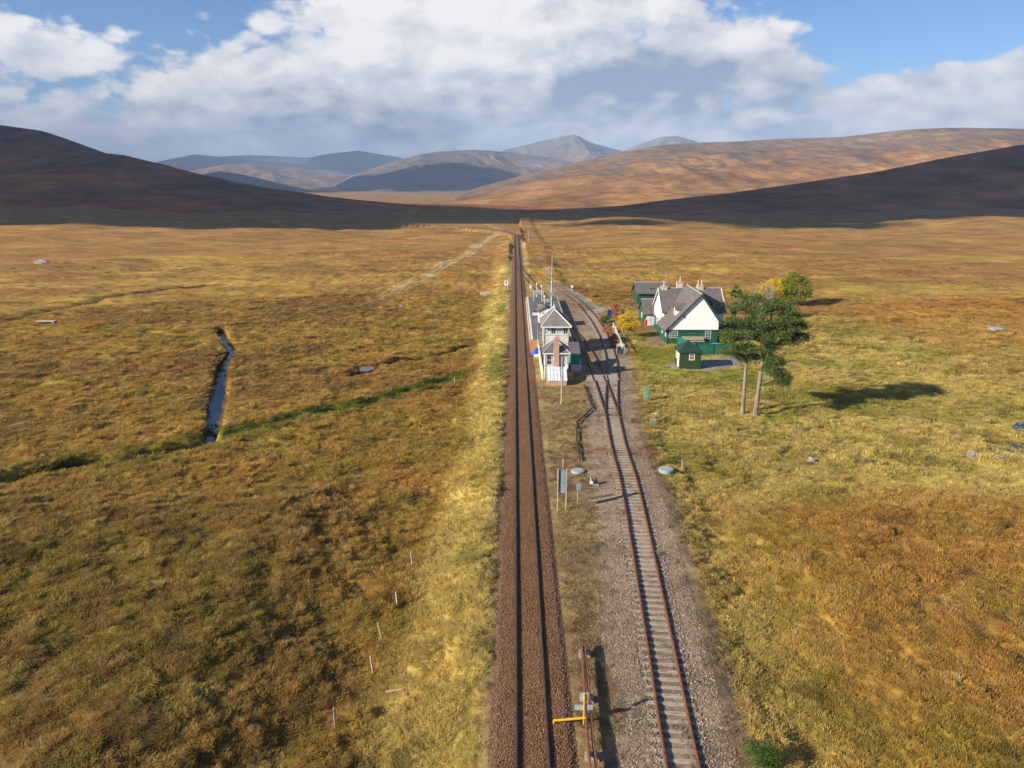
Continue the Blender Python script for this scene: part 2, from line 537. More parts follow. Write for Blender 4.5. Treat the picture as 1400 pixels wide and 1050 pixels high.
M['teal'] = mat('teal boards', (.02, .27, .23), .55, .25, 2, lines=(0, .14))
M['teal_fence'] = mat('teal fence', (.008, .120, .075), .6, .3, 1.5, lines=(0, .12))
M['turq'] = mat('turquoise cover', (.05, .36, .45), .6, .1, 2)
M['cream'] = mat('weathered cream boards', (.50, .44, .37), .7, .22, 1.5, col2=(.64, .56, .48), bump=.2)
M['offwhite'] = mat('grey white wall', (.56, .55, .50), .7, .2, 1.5)
M['brick'] = mat('peach brick', (.46, .30, .21), .85, .3, 8, lines=(2, .1))
M['brick_low'] = mat('pink brick', (.40, .25, .19), .85, .3, 6)
M['pots'] = mat('buff clay', (.46, .31, .19), .7, .15, 5)
M['stone'] = mat('pale stone wall', (.48, .40, .31), .85, .3, 4, bump=.5, bscale=12)
M['tarmac'] = mat('grey tarmac', (.115, .115, .120), .9, .25, 2, bump=.3, bscale=60)
M['paving'] = mat('red brick paving', (.38, .185, .095), .9, .3, 3, lines=(1, .22))
M['kerb'] = mat('cream edge paint', (.70, .64, .50), .8, .15, 3)
M['blue'] = mat('blue sheet', (.010, .06, .40), .45, .2, 3)
M['navy'] = mat('dark blue', (.02, .03, .13), .5, .2, 3)
M['yellow'] = mat('yellow paint', (.80, .44, .008), .5, .15, 4)
M['ochre_box'] = mat('ochre paint', (.48, .30, .06), .6, .2, 4)
M['wood'] = mat('weathered pale wood', (.40, .33, .24), .85, .25, 6, stretch=(4, 4, .5))
M['grey_wood'] = mat('grey fence wood', (.30, .26, .21), .9, .3, 6)
M['metal'] = mat('galvanised steel', (.42, .43, .44), .45, .15, 3, .3)
M['sign_back'] = mat('blue grey sign back', (.20, .27, .33), .5, .15, 3)
M['dark'] = mat('dark iron', (.025, .024, .024), .6, .3, 4)
M['concrete'] = mat('pale concrete', (.27, .31, .33), .85, .15, 4, bump=.2)
M['cabinet'] = mat('pale green cabinet', (.13, .27, .17), .5, .15, 3)
M['redp'] = mat('red paint', (.42, .02, .03), .5, .2, 4)
M['pinkred'] = mat('red lamp board', (.60, .12, .12), .5, .2, 4)
M['rock'] = mat('grey lichened rock', (.13, .125, .12), .9, .3, 3, bump=.8, bscale=6, col2=(.34, .33, .31))
M['slab'] = mat('pale weathered plank', (.40, .38, .35), .85, .15, 3)
M['glass'] = glass_mat('window glass', (.05, .06, .07))
M['glass_sky_painted'] = glass_mat('glass with painted sky reflection', (.42, .50, .52), .25)  # pale base colour paints a bright sky reflection into the pane
M['glass_blue'] = mat('pale corrugated sheet', (.46, .54, .55), .5, .12, 2, col2=(.66, .72, .71), lines=(0, .3))
M['bark'] = mat('pine bark', (.13, .095, .07), .95, .35, 4, bump=.9, bscale=14, col2=(.27, .21, .16), stretch=(1, 1, .3))
M['bark_grey'] = mat('grey bark', (.22, .19, .16), .95, .3, 5, bump=.6)


def leaf_mat(name, c1, c2, trans=.3):
    m, t, b, out = newmat(name)
    geo = t.node('ShaderNodeNewGeometry')
    n = t.noise(geo.outputs['Position'], 1.6, 3, .6)
    n2 = t.noise(geo.outputs['Position'], 9, 2, .6)
    f = t.smooth(t.add(t.mul(n, .6), t.mul(n2, .4)), .35, .65)
    cc = t.mix(f, c1, c2)
    t.put(b.inputs['Base Color'], cc)
    b.inputs['Roughness'].default_value = .6
    b.inputs['Specular IOR Level'].default_value = .25
    tr = t.node('ShaderNodeBsdfTranslucent')
    t.put(tr.inputs[0], cc)
    mx = t.node('ShaderNodeMixShader')
    mx.inputs[0].default_value = trans
    t.l.new(b.outputs[0], mx.inputs[1])
    t.l.new(tr.outputs[0], mx.inputs[2])
    t.l.new(mx.outputs[0], out.inputs[0])
    return m


M['pine'] = leaf_mat('pine needles', (.045, .082, .018), (.130, .170, .036), .2)
M['leaf_green'] = leaf_mat('yellow green leaves', (.11, .14, .018), (.27, .28, .03))
M['leaf_yellow'] = leaf_mat('yellow leaves', (.42, .29, .012), (.75, .54, .02))
M['leaf_rust'] = leaf_mat('orange leaves', (.36, .14, .025), (.55, .25, .045))
M['leaf_red'] = leaf_mat('red brown leaves', (.30, .09, .05), (.45, .15, .09))
M['leaf_dark'] = leaf_mat('dark green leaves', (.03, .075, .012), (.10, .16, .02))


def instanced_mat(name, trans=0.25, rough=.9):
    m, t, b, out = newmat(name)
    at = t.node('ShaderNodeAttribute', attribute_type='INSTANCER', attribute_name='col')
    t.l.new(at.outputs['Color'], b.inputs['Base Color'])
    b.inputs['Roughness'].default_value = rough
    b.inputs['Specular IOR Level'].default_value = .15
    if trans:
        tr = t.node('ShaderNodeBsdfTranslucent')
        t.l.new(at.outputs['Color'], tr.inputs[0])
        mx = t.node('ShaderNodeMixShader')
        mx.inputs[0].default_value = trans
        t.l.new(b.outputs[0], mx.inputs[1])
        t.l.new(tr.outputs[0], mx.inputs[2])
        t.l.new(mx.outputs[0], out.inputs[0])
    return m


M['grass'] = instanced_mat('moor grass blades', .38)
M['stones'] = instanced_mat('ballast stone', 0)


def ground_mat(name, bump=.5, fine=True, attr='col'):
    m, t, b, out = newmat(name)
    at = t.node('ShaderNodeAttribute', attribute_type='GEOMETRY', attribute_name=attr)
    geo = t.node('ShaderNodeNewGeometry')
    v = geo.outputs['Position']
    n = t.noise(v, 2.4, 6, .65)
    n2 = t.noise(v, .35, 5, .6)
    k = t.add(t.mul(t.smooth(n, .3, .7), .55), t.mul(t.smooth(n2, .3, .7), .35))
    cc = t.mix(1.0, at.outputs['Color'], t.mix(k, (.62, .60, .56), (1.28, 1.28, 1.2)), 'MULTIPLY')
    mp = t.node('ShaderNodeMapping')
    mp.inputs['Scale'].default_value = (.5, 1.0, 1.0)
    t.l.new(v, mp.inputs[0])
    n3 = t.noise(mp.outputs[0], .11, 7, .68)
    cc = t.mix(1.0, cc, t.mix(t.smooth(n3, .32, .68), (.70, .64, .60), (1.22, 1.25, 1.2)), 'MULTIPLY')
    t.put(b.inputs['Base Color'], cc)
    b.inputs['Roughness'].default_value = .95
    b.inputs['Specular IOR Level'].default_value = .1
    bp = t.node('ShaderNodeBump')
    bp.inputs['Strength'].default_value = bump
    bp.inputs['Distance'].default_value = .9
    t.l.new(t.add(t.mul(n, .14), t.mul(n3, .9)), bp.inputs['Height'])
    t.l.new(bp.outputs[0], b.inputs['Normal'])
    return m


M['ground'] = ground_mat('moorland ground')


# ------------------------------------------------------------------ object helpers
ORG = {}


def mesh_obj(name, verts, faces, m, parent=None, loc=None, smooth=False):
    org = ORG.get(parent.name if parent else None, np.zeros(3))
    if loc is not None:
        org = np.array(loc, float)
    v = np.asarray(verts, float) - org
    me = bpy.data.meshes.new(name)
    me.from_pydata(v.tolist(), [], [list(f) for f in faces])
    if m is not None:
        me.materials.append(m)
    if smooth:
        me.polygons.foreach_set('use_smooth', [True] * len(me.polygons))
    me.update()
    o = bpy.data.objects.new(name, me)
    COL.objects.link(o)
    if parent:
        o.parent = parent
    elif loc is not None:
        o.location = loc
    ORG[o.name] = org
    return o


def tag(o, label=None, cat=None, group=None, kind=None):
    for k, v in (('label', label), ('category', cat), ('group', group), ('kind', kind)):
        if v:
            o[k] = v
    return o


def thing(name, label, cat, loc, group=None):
    o = bpy.data.objects.new(name, None)
    o.empty_display_size = 0.5
    COL.objects.link(o)
    o.location = loc
    ORG[o.name] = np.array(loc, float)
    return tag(o, label, cat, group)


def dup(root, loc, label=None, rz=0.0):
    def cp(o, par):
        c = o.copy()
        COL.objects.link(c)
        if par:
            c.parent = par
        for ch in o.children:
            cp(ch, c)
        return c
    r = cp(root, None)
    r.location = loc
    r.rotation_euler.z = rz
    if label:
        r['label'] = label
    return r


class MB:
    def __init__(s):
        s.v, s.f = [], []

    def poly(s, pts):
        i = len(s.v)
        s.v += [tuple(p) for p in pts]
        s.f.append(tuple(range(i, i + len(pts))))
        return s

    def box(s, x0, x1, y0, y1, z0, z1):
        i = len(s.v)
        s.v += [(x, y, z) for z in (z0, z1) for y in (y0, y1) for x in (x0, x1)]
        s.f += [tuple(i + k for k in q) for q in ((0, 2, 3, 1), (4, 5, 7, 6), (0, 1, 5, 4), (2, 6, 7, 3), (0, 4, 6, 2), (1, 3, 7, 5))]
        return s

    def prism(s, pts, d):
        """closed polygon pts (3D) pushed along d"""
        i, n = len(s.v), len(pts)
        d = np.array(d, float)
        s.v += [tuple(p) for p in pts] + [tuple(np.array(p) + d) for p in pts]
        s.f += [tuple(range(i + n - 1, i - 1, -1)), tuple(range(i + n, i + 2 * n))]
        s.f += [(i + k, i + (k + 1) % n, i + n + (k + 1) % n, i + n + k) for k in range(n)]
        return s

    def slab(s, pts, t):
        p = [Vector(q) for q in pts]
        n = (p[1] - p[0]).cross(p[2] - p[0]).normalized() * t
        if n.z < 0:
            n = -n
        return s.prism([tuple(q) for q in p], tuple(n))

    def tube(s, pts, rad, sides=6, cap=True):
        p = [Vector(q) for q in pts]
        r = rad if hasattr(rad, '__len__') else [rad] * len(p)
        i = len(s.v)
        up = Vector((0.13, 0.27, 1)).normalized()
        for k, q in enumerate(p):
            d = (p[min(k + 1, len(p) - 1)] - p[max(k - 1, 0)]).normalized()
            if abs(d.dot(up)) > .95:
                u = d.cross(Vector((1, .1, 0))).normalized()
            else:
                u = d.cross(up).normalized()
            w = d.cross(u)
            for j in range(sides):
                a = 2 * math.pi * j / sides
                s.v.append(tuple(q + (u * math.cos(a) + w * math.sin(a)) * r[k]))
        for k in range(len(p) - 1):
            for j in range(sides):
                a, b = i + k * sides + j, i + k * sides + (j + 1) % sides
                s.f.append((a, b, b + sides, a + sides))
        if cap:
            s.f.append(tuple(i + j for j in range(sides))[::-1])
            e = i + (len(p) - 1) * sides
            s.f.append(tuple(e + j for j in range(sides)))
        return s

    def bar(s, a, b, w, h):
        """square bar from a to b, w wide (horizontal) and h tall"""
        a, b = Vector(a), Vector(b)
        d = (b - a).normalized()
        u = d.cross(Vector((0, 0, 1)))
        u = u.normalized() if u.length > 1e-4 else Vector((1, 0, 0))
        w2 = u.cross(d).normalized()
        q = [a + u * sx * w / 2 + w2 * sz * h / 2 for sx, sz in ((-1, -1), (1, -1), (1, 1), (-1, 1))]
        return s.prism([tuple(t) for t in q], tuple(b - a))

    def build(s, name, m, parent=None, loc=None, smooth=False):
        return mesh_obj(name, s.v, s.f, m, parent, loc, smooth)


# ------------------------------------------------------------------ ground sheet
def axis(lo, hi, f0, f1, step, grow, cap):
    mid = list(np.arange(f0, f1 + step / 2, step))
    a, s = [], step
    x = mid[0]
    while x > lo:
        s = min(s * grow, cap)
        x -= s
        a.append(x)
    b, s = [], step
    x = mid[-1]
    while x < hi:
        s = min(s * grow, cap)
        x += s
        b.append(x)
    return np.array(a[::-1] + mid + b)


gx = axis(-9000, 9000, -56, 44, 0.42, 1.035, 600)
gy = axis(-150, 14000, 26, 118, 0.42, 1.016, 500)
GX, GY = np.meshgrid(gx, gy)
GZ = H(GX, GY)
gc, gg = ground(GX.ravel(), GY.ravel())
nx, ny = len(gx), len(gy)
me = bpy.data.meshes.new('ground')
V = np.stack([GX.ravel(), GY.ravel(), GZ.ravel()], 1)
idx = np.arange(nx * ny).reshape(ny, nx)
Fq = np.stack([idx[:-1, :-1].ravel(), idx[:-1, 1:].ravel(), idx[1:, 1:].ravel(), idx[1:, :-1].ravel()], 1)
me.vertices.add(len(V))
me.vertices.foreach_set('co', V.ravel())
me.loops.add(Fq.size)
me.loops.foreach_set('vertex_index', Fq.ravel())
me.polygons.add(len(Fq))
me.polygons.foreach_set('loop_start', np.arange(0, Fq.size, 4))
me.polygons.foreach_set('loop_total', np.full(len(Fq), 4))
me.polygons.foreach_set('use_smooth', np.ones(len(Fq), bool))
me.update()
att = me.attributes.new('col', 'FLOAT_COLOR', 'POINT')
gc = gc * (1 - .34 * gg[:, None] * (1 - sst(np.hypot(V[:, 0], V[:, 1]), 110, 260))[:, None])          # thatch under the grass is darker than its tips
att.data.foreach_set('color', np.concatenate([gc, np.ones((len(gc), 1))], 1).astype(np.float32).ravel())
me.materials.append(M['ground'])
gnd = bpy.data.objects.new('ground', me)
COL.objects.link(gnd)
tag(gnd, kind='structure')


# ------------------------------------------------------------------ hills
def hill(name, sky_pts, dist, foot, back, base, colf, seed, rough=1.0, nu=220, nv=90, shape=1.5, rav=1.0):
    """sky_pts: photograph skyline pixels of the ridge; dist: metres to the ridge at the first .. last of them (list);
    foot/back: how far the near and far slopes reach"""
    pts = []
    ds = np.interp(np.linspace(0, 1, len(sky_pts)), np.linspace(0, 1, len(dist)), dist)
    for (px, py), D in zip(sky_pts, ds):
        u, v = (px - 700) / F, (py - 525) / F
        d = Vector((u, math.cos(PITCH) - v * math.sin(PITCH), -math.sin(PITCH) - v * math.cos(PITCH)))
        d = Matrix.Rotation(YAW, 3, 'Z') @ d
        k = D / math.hypot(d.x, d.y)
        pts.append((d.x * k, d.y * k, CAM_H + d.z * k))
    pts = np.array(pts)
    L = np.concatenate([[0], np.cumsum(np.hypot(*np.diff(pts[:, :2], axis=0).T))])
    s = np.linspace(0, L[-1], nu)
    rid = np.stack([np.interp(s, L, pts[:, k]) for k in range(3)], 1)
    ker = np.ones(5) / 5
    for k in (0, 1):                                   # smooth plan so the sweep does not fold
        for _ in range(12):
            pad = np.concatenate([[2 * rid[0, k] - rid[j, k] for j in (2, 1)], rid[:, k], [2 * rid[-1, k] - rid[-j, k] for j in (2, 3)]])
            rid[:, k] = np.convolve(pad, ker, 'valid')
    tan = np.gradient(rid[:, :2], axis=0)
    tn = np.mean(tan, axis=0)
    nrm = np.array([tn[1], -tn[0]])
    nrm /= np.hypot(*nrm)
    if nrm @ np.mean(rid[:, :2], axis=0) > 0:
        nrm = -nrm
    v = np.concatenate([np.linspace(-1, 0, nv // 3, endpoint=False), np.linspace(0, 1, nv - nv // 3)])
    U, VV = np.meshgrid(np.arange(nu), v, indexing='ij')
    reach = np.where(VV >= 0, VV * foot, VV * back)
    X = rid[U, 0] + nrm[0] * reach
    Y = rid[U, 1] + nrm[1] * reach
    a = np.abs(VV)
    prof = (1 - a) ** shape * (1 - 0.25 * a) + 0.10 * a * (1 - a)
    hz = base + (rid[U, 2] - base) * prof
    n = fbm(X, Y, foot * 0.30, 5, seed)
    g = np.abs(fbm(X * 1.0, Y * 0.6, foot * 0.16, 4, seed + 9))
    g2 = np.abs(fbm(X, Y, foot * 0.05, 3, seed + 19))
    hz = hz + (n * 0.16 + (g - 0.2) * 0.12 + (g2 - .2) * .06) * rough * (rid[U, 2] - base) * np.clip(a * 3, 0.06, 1) * (1 - a)
    gu = U / nu * L[-1] / (foot * .11)
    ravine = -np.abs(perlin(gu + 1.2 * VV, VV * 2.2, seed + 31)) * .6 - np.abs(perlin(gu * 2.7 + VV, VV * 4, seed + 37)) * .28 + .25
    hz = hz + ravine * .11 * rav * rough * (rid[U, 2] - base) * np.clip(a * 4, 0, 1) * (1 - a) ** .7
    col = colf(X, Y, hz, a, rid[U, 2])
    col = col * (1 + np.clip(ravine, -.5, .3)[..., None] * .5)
    ii = np.arange(nu * nv).reshape(nu, nv)
    f = np.stack([ii[:-1, :-1].ravel(), ii[1:, :-1].ravel(), ii[1:, 1:].ravel(), ii[:-1, 1:].ravel()], 1)
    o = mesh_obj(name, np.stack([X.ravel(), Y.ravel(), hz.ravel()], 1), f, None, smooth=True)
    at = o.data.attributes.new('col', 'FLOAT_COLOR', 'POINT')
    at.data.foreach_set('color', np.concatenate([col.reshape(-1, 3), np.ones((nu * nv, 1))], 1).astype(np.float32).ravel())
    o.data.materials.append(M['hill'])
    return tag(o, kind='structure')


def hill_mat():
    m, t, b, out = newmat('hillside heather and grass')
    at = t.node('ShaderNodeAttribute', attribute_type='GEOMETRY', attribute_name='col')
    geo = t.node('ShaderNodeNewGeometry')
    v = geo.outputs['Position']
    n = t.noise(v, .02, 9, .68)
    n2 = t.noise(v, .004, 6, .6)
    k = t.add(t.mul(t.smooth(n, .3, .7), .6), t.mul(t.smooth(n2, .3, .7), .3))
    t.put(b.inputs['Base Color'], t.mix(1.0, at.outputs['Color'], t.mix(k, (.44, .44, .47), (1.42, 1.36, 1.26)), 'MULTIPLY'))
    b.inputs['Roughness'].default_value = 1
    b.inputs['Specular IOR Level'].default_value = 0
    bp = t.node('ShaderNodeBump')
    bp.inputs['Strength'].default_value = .5
    bp.inputs['Distance'].default_value = 11
    t.l.new(n, bp.inputs['Height'])
    t.l.new(bp.outputs[0], b.inputs['Normal'])
    return m


M['hill'] = hill_mat()


def colours(base, alt, rockc=None, rock_lo=.75, lam=400, seed=0):
    def f(X, Y, Z, a, top):
        n = sst(fbm(X, Y, lam, 5, seed), -.25, .35)[..., None]
        c = np.array(base) * (1 - n) + np.array(alt) * n
        if rockc is not None:
            w = sst(fbm(X * .5, Y * 1.8, lam * .35, 5, seed + 3) + (1 - a - rock_lo) * 2.0, .05, .30)[..., None] * .8
            c = c * (1 - w) + np.array(rockc) * w
        return c
    return f


hill('hill', [(-320, 120), (-180, 150), (-60, 165), (0, 171), (60, 179), (110, 196), (137, 209), (170, 212), (220, 224), (290, 245), (350, 261), (420, 276), (500, 289), (570, 296), (640, 300)],
     [2300, 2100, 1750, 1350, 1150], 950, 900, -42, colours((.27, .112, .046), (.44, .185, .064), (.22, .15, .10), .80, lam=200, seed=71), 201, .8)
hill('hill', [(700, 302), (760, 294), (800, 289), (900, 274.5), (1000, 263.5), (1100, 249.5), (1200, 234.5), (1300, 214.5), (1400, 197), (1500, 180), (1650, 160), (1800, 150)],
     [1150, 1300, 1500, 1700, 1900], 800, 700, -42, colours((.26, .115, .058), (.42, .185, .080), lam=170, seed=72), 211, .5)
hill('hill', [(440, 300), (500, 293), (540, 288), (600, 273), (660, 254), (720, 238.5), (780, 224), (850, 208), (900, 199), (930, 196), (1000, 194), (1060, 190), (1150, 187), (1230, 178), (1290, 174.5), (1400, 176), (1550, 170), (1750, 176)],
     [2600, 2900, 3200, 3600, 3900, 4200], 1500, 1600, -60, colours((.27, .140, .048), (.42, .225, .080), (.17, .135, .105), .70, 300, 73), 221, 1.0, nu=360, nv=130, shape=1.25, rav=.38)
hill('mountain', [(380, 300), (430, 268), (480, 240), (540, 220), (575, 211), (600, 207), (640, 205), (665, 206), (700, 209), (760, 216), (840, 235), (920, 262)],
     [6000, 6400, 6800, 7000], 2600, 1800, -70, colours((.18, .125, .085), (.26, .18, .12), (.17, .15, .14), .70, 800, 74), 231, 1.9, shape=1.2)
hill('mountain', [(560, 260), (640, 226), (690, 205), (740, 193), (768, 187), (785, 184.5), (793, 187), (803, 194), (850, 206), (900, 214), (980, 240)],
     [8200, 8600, 9000], 2800, 2000, -70, colours((.19, .135, .095), (.26, .185, .125), (.18, .16, .15), .68, 900, 75), 241, 1.9, shape=1.2)
hill('mountain', [(780, 240), (840, 212), (880, 195), (905, 187), (925, 185.5), (945, 191), (980, 203), (1050, 225)],
     [9500, 9500], 2500, 1800, -70, colours((.18, .14, .11), (.23, .17, .13), (.17, .16, .15), .66, 900, 76), 251, 1.6, shape=1.2)
hill('mountain', [(120, 265), (180, 238), (215, 221), (265, 211), (300, 214), (340, 212), (370, 213), (420, 216), (450, 210), (490, 206), (520, 211), (545, 215), (600, 232), (680, 262)],
     [11500, 12000, 11500], 2800, 1500, -80, colours((.15, .12, .10), (.19, .15, .12), lam=1000, seed=77), 261, 1.7, shape=1.2)
hill('mountain', [(140, 285), (200, 256), (260, 234), (300, 226), (340, 223), (400, 229), (440, 236), (480, 238), (540, 258), (620, 290)],
     [7200, 7600, 7800], 2200, 1500, -70, colours((.24, .17, .12), (.30, .21, .15), lam=800, seed=78), 271, 1.5, shape=1.2)
hill('mountain', [(180, 290), (230, 257), (270, 240), (300, 234), (330, 238), (380, 250), (430, 264), (470, 280), (510, 296)],
     [5200, 5400, 5600], 1500, 1100, -70, colours((.15, .11, .08), (.2, .14, .1), lam=500, seed=79), 281, 1.4, shape=1.2)


# ------------------------------------------------------------------ clouds that stand out of view to the left and shade the hills
def cloud(foot_pts, alt, rad, seed, n):
    """lumpy cumulus whose shadow covers the given ground polygon"""
    rnd = random.Random(seed)
    k = alt / math.tan(SUN_EL)
    off = (-math.cos(SUN_AZ) * k, -math.sin(SUN_AZ) * k)
    xs, ys = [p[0] for p in foot_pts], [p[1] for p in foot_pts]
    bm = bmesh.new()
    got = 0
    while got < n:
        x, y = rnd.uniform(min(xs), max(xs)), rnd.uniform(min(ys), max(ys))
        if not in_poly(np.array([x]), np.array([y]), foot_pts)[0]:
            continue
        got += 1
        r = rad * rnd.uniform(.45, 1.2)
        mt = Matrix.Translation((x + off[0], y + off[1], alt + rnd.uniform(0, .5) * rad)) @ Matrix.Diagonal((r, r, r * .5, 1))
        bmesh.ops.create_icosphere(bm, subdivisions=2, radius=1, matrix=mt)
    me = bpy.data.meshes.new('cloud')
    bm.to_mesh(me)
    bm.free()
    me.polygons.foreach_set('use_smooth', [True] * len(me.polygons))
    me.materials.append(M['cloud'])
    o = bpy.data.objects.new('cloud', me)
    COL.objects.link(o)
    return tag(o, kind='structure')


M['cloud'] = mat('cloud white', (.85, .86, .88), 1, .03, .005, spec=0)
cloud([(-2600, 610), (-1200, 545), (-500, 560), (-150, 730), (250, 780), (900, 900), (1500, 1050), (1900, 1300), (1900, 1950), (1100, 1680), (600, 1350), (200, 1350), (-300, 1500), (-900, 2000), (-1600, 2700), (-2800, 2900)], 1050, 190, 5, 430)
cloud([(-1500, 430), (-500, 430), (-150, 590), (300, 640), (1100, 760), (1100, 920), (250, 800), (-150, 760), (-500, 640), (-1500, 640)], 980, 60, 15, 150)  # small unseen puffs added to soften the near edge of the cloud shade
cloud([(-900, 420), (-450, 420), (-150, 500), (300, 530), (900, 640), (900, 800), (250, 720), (-150, 670), (-450, 560), (-900, 540)], 920, 38, 16, 80)  # finer unseen puffs, added to fade that shade edge further
cloud([(-1500, 4700), (-250, 4300), (0, 5200), (-100, 6000), (-900, 5700), (-1500, 5900)], 2600, 230, 6, 48)
cloud([(-6500, 8800), (-1500, 8800), (-1300, 12600), (-6500, 12600)], 2600, 460, 7, 80)
cloud([(-2700, 4000), (-1300, 4000), (-1200, 5300), (-2700, 5300)], 2400, 230, 8, 34)
cloud([(-500, 7300), (150, 6900), (350, 8400), (-300, 8600)], 2600, 240, 9, 40)

# ------------------------------------------------------------------ haze
hz = MB().box(-13500, 13500, -400, 15500, -110, 640).build('haze', None)
tag(hz, kind='stuff')
m = bpy.data.materials.new('air')
m.use_nodes = True
m.node_tree.nodes.clear()
t = NT(m.node_tree)
o_ = t.node('ShaderNodeOutputMaterial')
pv = t.node('ShaderNodeVolumePrincipled')
pv.inputs['Color'].default_value = (.50, .68, .95, 1)
pv.inputs['Density'].default_value = 9.0e-5
pv.inputs['Anisotropy'].default_value = 0.0
t.l.new(pv.outputs[0], o_.inputs['Volume'])
hz.data.materials.append(m)
#@@PART2
# ------------------------------------------------------------------ railway
def sweep_rail(path, off, zf, name, m, parent, head=0.075, foot=0.15, hgt=0.165):
    path = np.asarray(path, float)
    t = np.gradient(path, axis=0)
    t /= np.linalg.norm(t, axis=1)[:, None]
    nr = np.stack([t[:, 1], -t[:, 0]], 1)
    c = path + nr * off
    prof = [(-foot / 2, 0), (foot / 2, 0), (foot / 2, .02), (.012, .045), (.012, hgt - .045), (head / 2, hgt - .035), (head / 2, hgt), (-head / 2, hgt), (-head / 2, hgt - .035), (-.012, hgt - .045), (-.012, .045), (-foot / 2, .02)]
    v, f = [], []
    n = len(prof)
    for k in range(len(c)):
        z0 = zf(c[k][0], c[k][1])
        for a, z in prof:
            v.append((c[k][0] + nr[k][0] * a, c[k][1] + nr[k][1] * a, z0 + z))
    for k in range(len(c) - 1):
        for j in range(n):
            a, b = k * n + j, k * n + (j + 1) % n
            f.append((a, b, b + n, a + n))
    f.append(tuple(range(n))[::-1])
    return mesh_obj(name, v, f, m, parent)


def main_z(x, y):
    return 0.0 if y < 372 else H1(x, y) + 0.14


# main line ballast: a shouldered bed
ys = np.concatenate([np.arange(-20, 130, 1.0), np.arange(130, 600, 6.0)])
v, f, cols = [], [], []
prof = [(-2.75, -.42), (-2.15, -.16), (-1.75, -.01), (-.95, .0), (-.55, -.015), (0, -.01), (.55, -.015), (.95, .0), (1.75, -.01), (2.2, -.16), (2.7, -.34)]
rnd = random.Random(3)
for y in ys:
    xc = float(np.interp(y, MAIN[:, 1], MAIN[:, 0]))
    z0 = main_z(xc, y)
    w = float(np.interp(y, [0, 40, 70], [1.0, 1.0, .95])) * (1.0 if y < 200 else .9)
    for a, z in prof:
        v.append((xc + a * w * rnd.uniform(.97, 1.03), y, z0 + z + rnd.uniform(-.015, .015)))
n = len(prof)
for k in range(len(ys) - 1):
    for j in range(n - 1):
        f.append((k * n + j, k * n + j + 1, (k + 1) * n + j + 1, (k + 1) * n + j))


def gravel_mat(name, a, b_, scale=16):
    m, t, b, out = newmat(name)
    geo = t.node('ShaderNodeNewGeometry')
    vo = t.node('ShaderNodeTexVoronoi')
    t.l.new(geo.outputs['Position'], vo.inputs['Vector'])
    vo.inputs['Scale'].default_value = scale
    sp = t.node('ShaderNodeSeparateXYZ')
    t.l.new(vo.outputs['Color'], sp.inputs[0])
    n2 = t.noise(geo.outputs['Position'], .6, 5, .6)
    f = t.add(t.mul(sp.outputs[0], .75), t.mul(t.smooth(n2, .3, .7), .3))
    t.put(b.inputs['Base Color'], t.mix(f, a, b_))
    b.inputs['Roughness'].default_value = .9
    b.inputs['Specular IOR Level'].default_value = .2
    bp = t.node('ShaderNodeBump')
    bp.inputs['Strength'].default_value = .9
    bp.inputs['Distance'].default_value = .05
    bp.invert = True
    t.l.new(vo.outputs['Distance'], bp.inputs['Height'])
    t.l.new(bp.outputs[0], b.inputs['Normal'])
    return m


M['ballast'] = gravel_mat('brown ballast', (.105, .052, .027), (.225, .125, .068))
tag(mesh_obj('ballast', v, f, M['ballast'], smooth=True), kind='structure')

tr = thing('railway_track', 'straight main line track with worn steel rails on raised brown ballast', 'railway track', (XM, 30, 0))
mpath = np.array([(float(np.interp(y, MAIN[:, 1], MAIN[:, 0])), y) for y in list(range(-20, 365, 16)) + list(range(365, 520, 8))])
for s in (-1, 1):
    sweep_rail(mpath, s * .755, main_z, 'rail', M['rail_main'], tr)

SZ = -0.07                                                # top of the sleepers on the siding


def sid_z(x, y):
    return SZ + .012


def sleepers(path, y0, y1, parent, proto=None, step=.66, ln=2.5):
    L = np.concatenate([[0], np.cumsum(np.hypot(*np.diff(path, axis=0).T))])
    s, k = 0.0, 0
    rn = random.Random(8)
    while s < L[-1]:
        x, y = np.interp(s, L, path[:, 0]), np.interp(s, L, path[:, 1])
        x2, y2 = np.interp(s + .5, L, path[:, 0]), np.interp(s + .5, L, path[:, 1])
        if y0 < y < y1 and s + .5 < L[-1]:
            me_ = sleeper_me[rn.randrange(3)]
            o = bpy.data.objects.new('sleeper', me_)
            COL.objects.link(o)
            o.parent = parent
            o.location = (x - parent.location.x + rn.uniform(-.06, .06), y - parent.location.y, rn.uniform(-.02, .012))
            o.rotation_euler.z = math.atan2(-(x2 - x), y2 - y) + rn.uniform(-.025, .025)
        s += step * rn.uniform(.97, 1.03)


sleeper_me = []
for k in range(3):
    b = MB().box(-1.27 + .04 * k, 1.27 - .03 * k, -.12, .12, SZ - .15, SZ)
    for s in (-.755, .755):
        b.box(s - .17, s + .17, -.085, .085, SZ, SZ + .014)      # chair under each rail
    o = b.build('sleeper_shape', M['sleeper'])
    sleeper_me.append(o.data)
    bpy.data.objects.remove(o)
for k, m_ in enumerate(sleeper_me):
    m_.name = 'sleeper'
st = thing('railway_track', 'rusty siding track on pale exposed sleepers running down the right of the main line', 'railway track', (11, 60, 0))
for s in (-1, 1):
    sweep_rail(SIDING, s * .755, sid_z, 'rail', M['rail_rust'], st)
sleepers(SIDING, 20, 82, st)
lt = thing('railway_track', 'curving platform loop track passing the signal box towards the main line', 'railway track', (11.5, 120, 0))
for s in (-1, 1):
    sweep_rail(LOOP[3:], s * .755, sid_z, 'rail', M['rail_brown'], lt)
sleepers(LOOP, 81.6, 104, lt)
rt = thing('railway_track', 'right hand siding track curving past the garden fence and gravel path', 'railway track', (14, 120, 0))
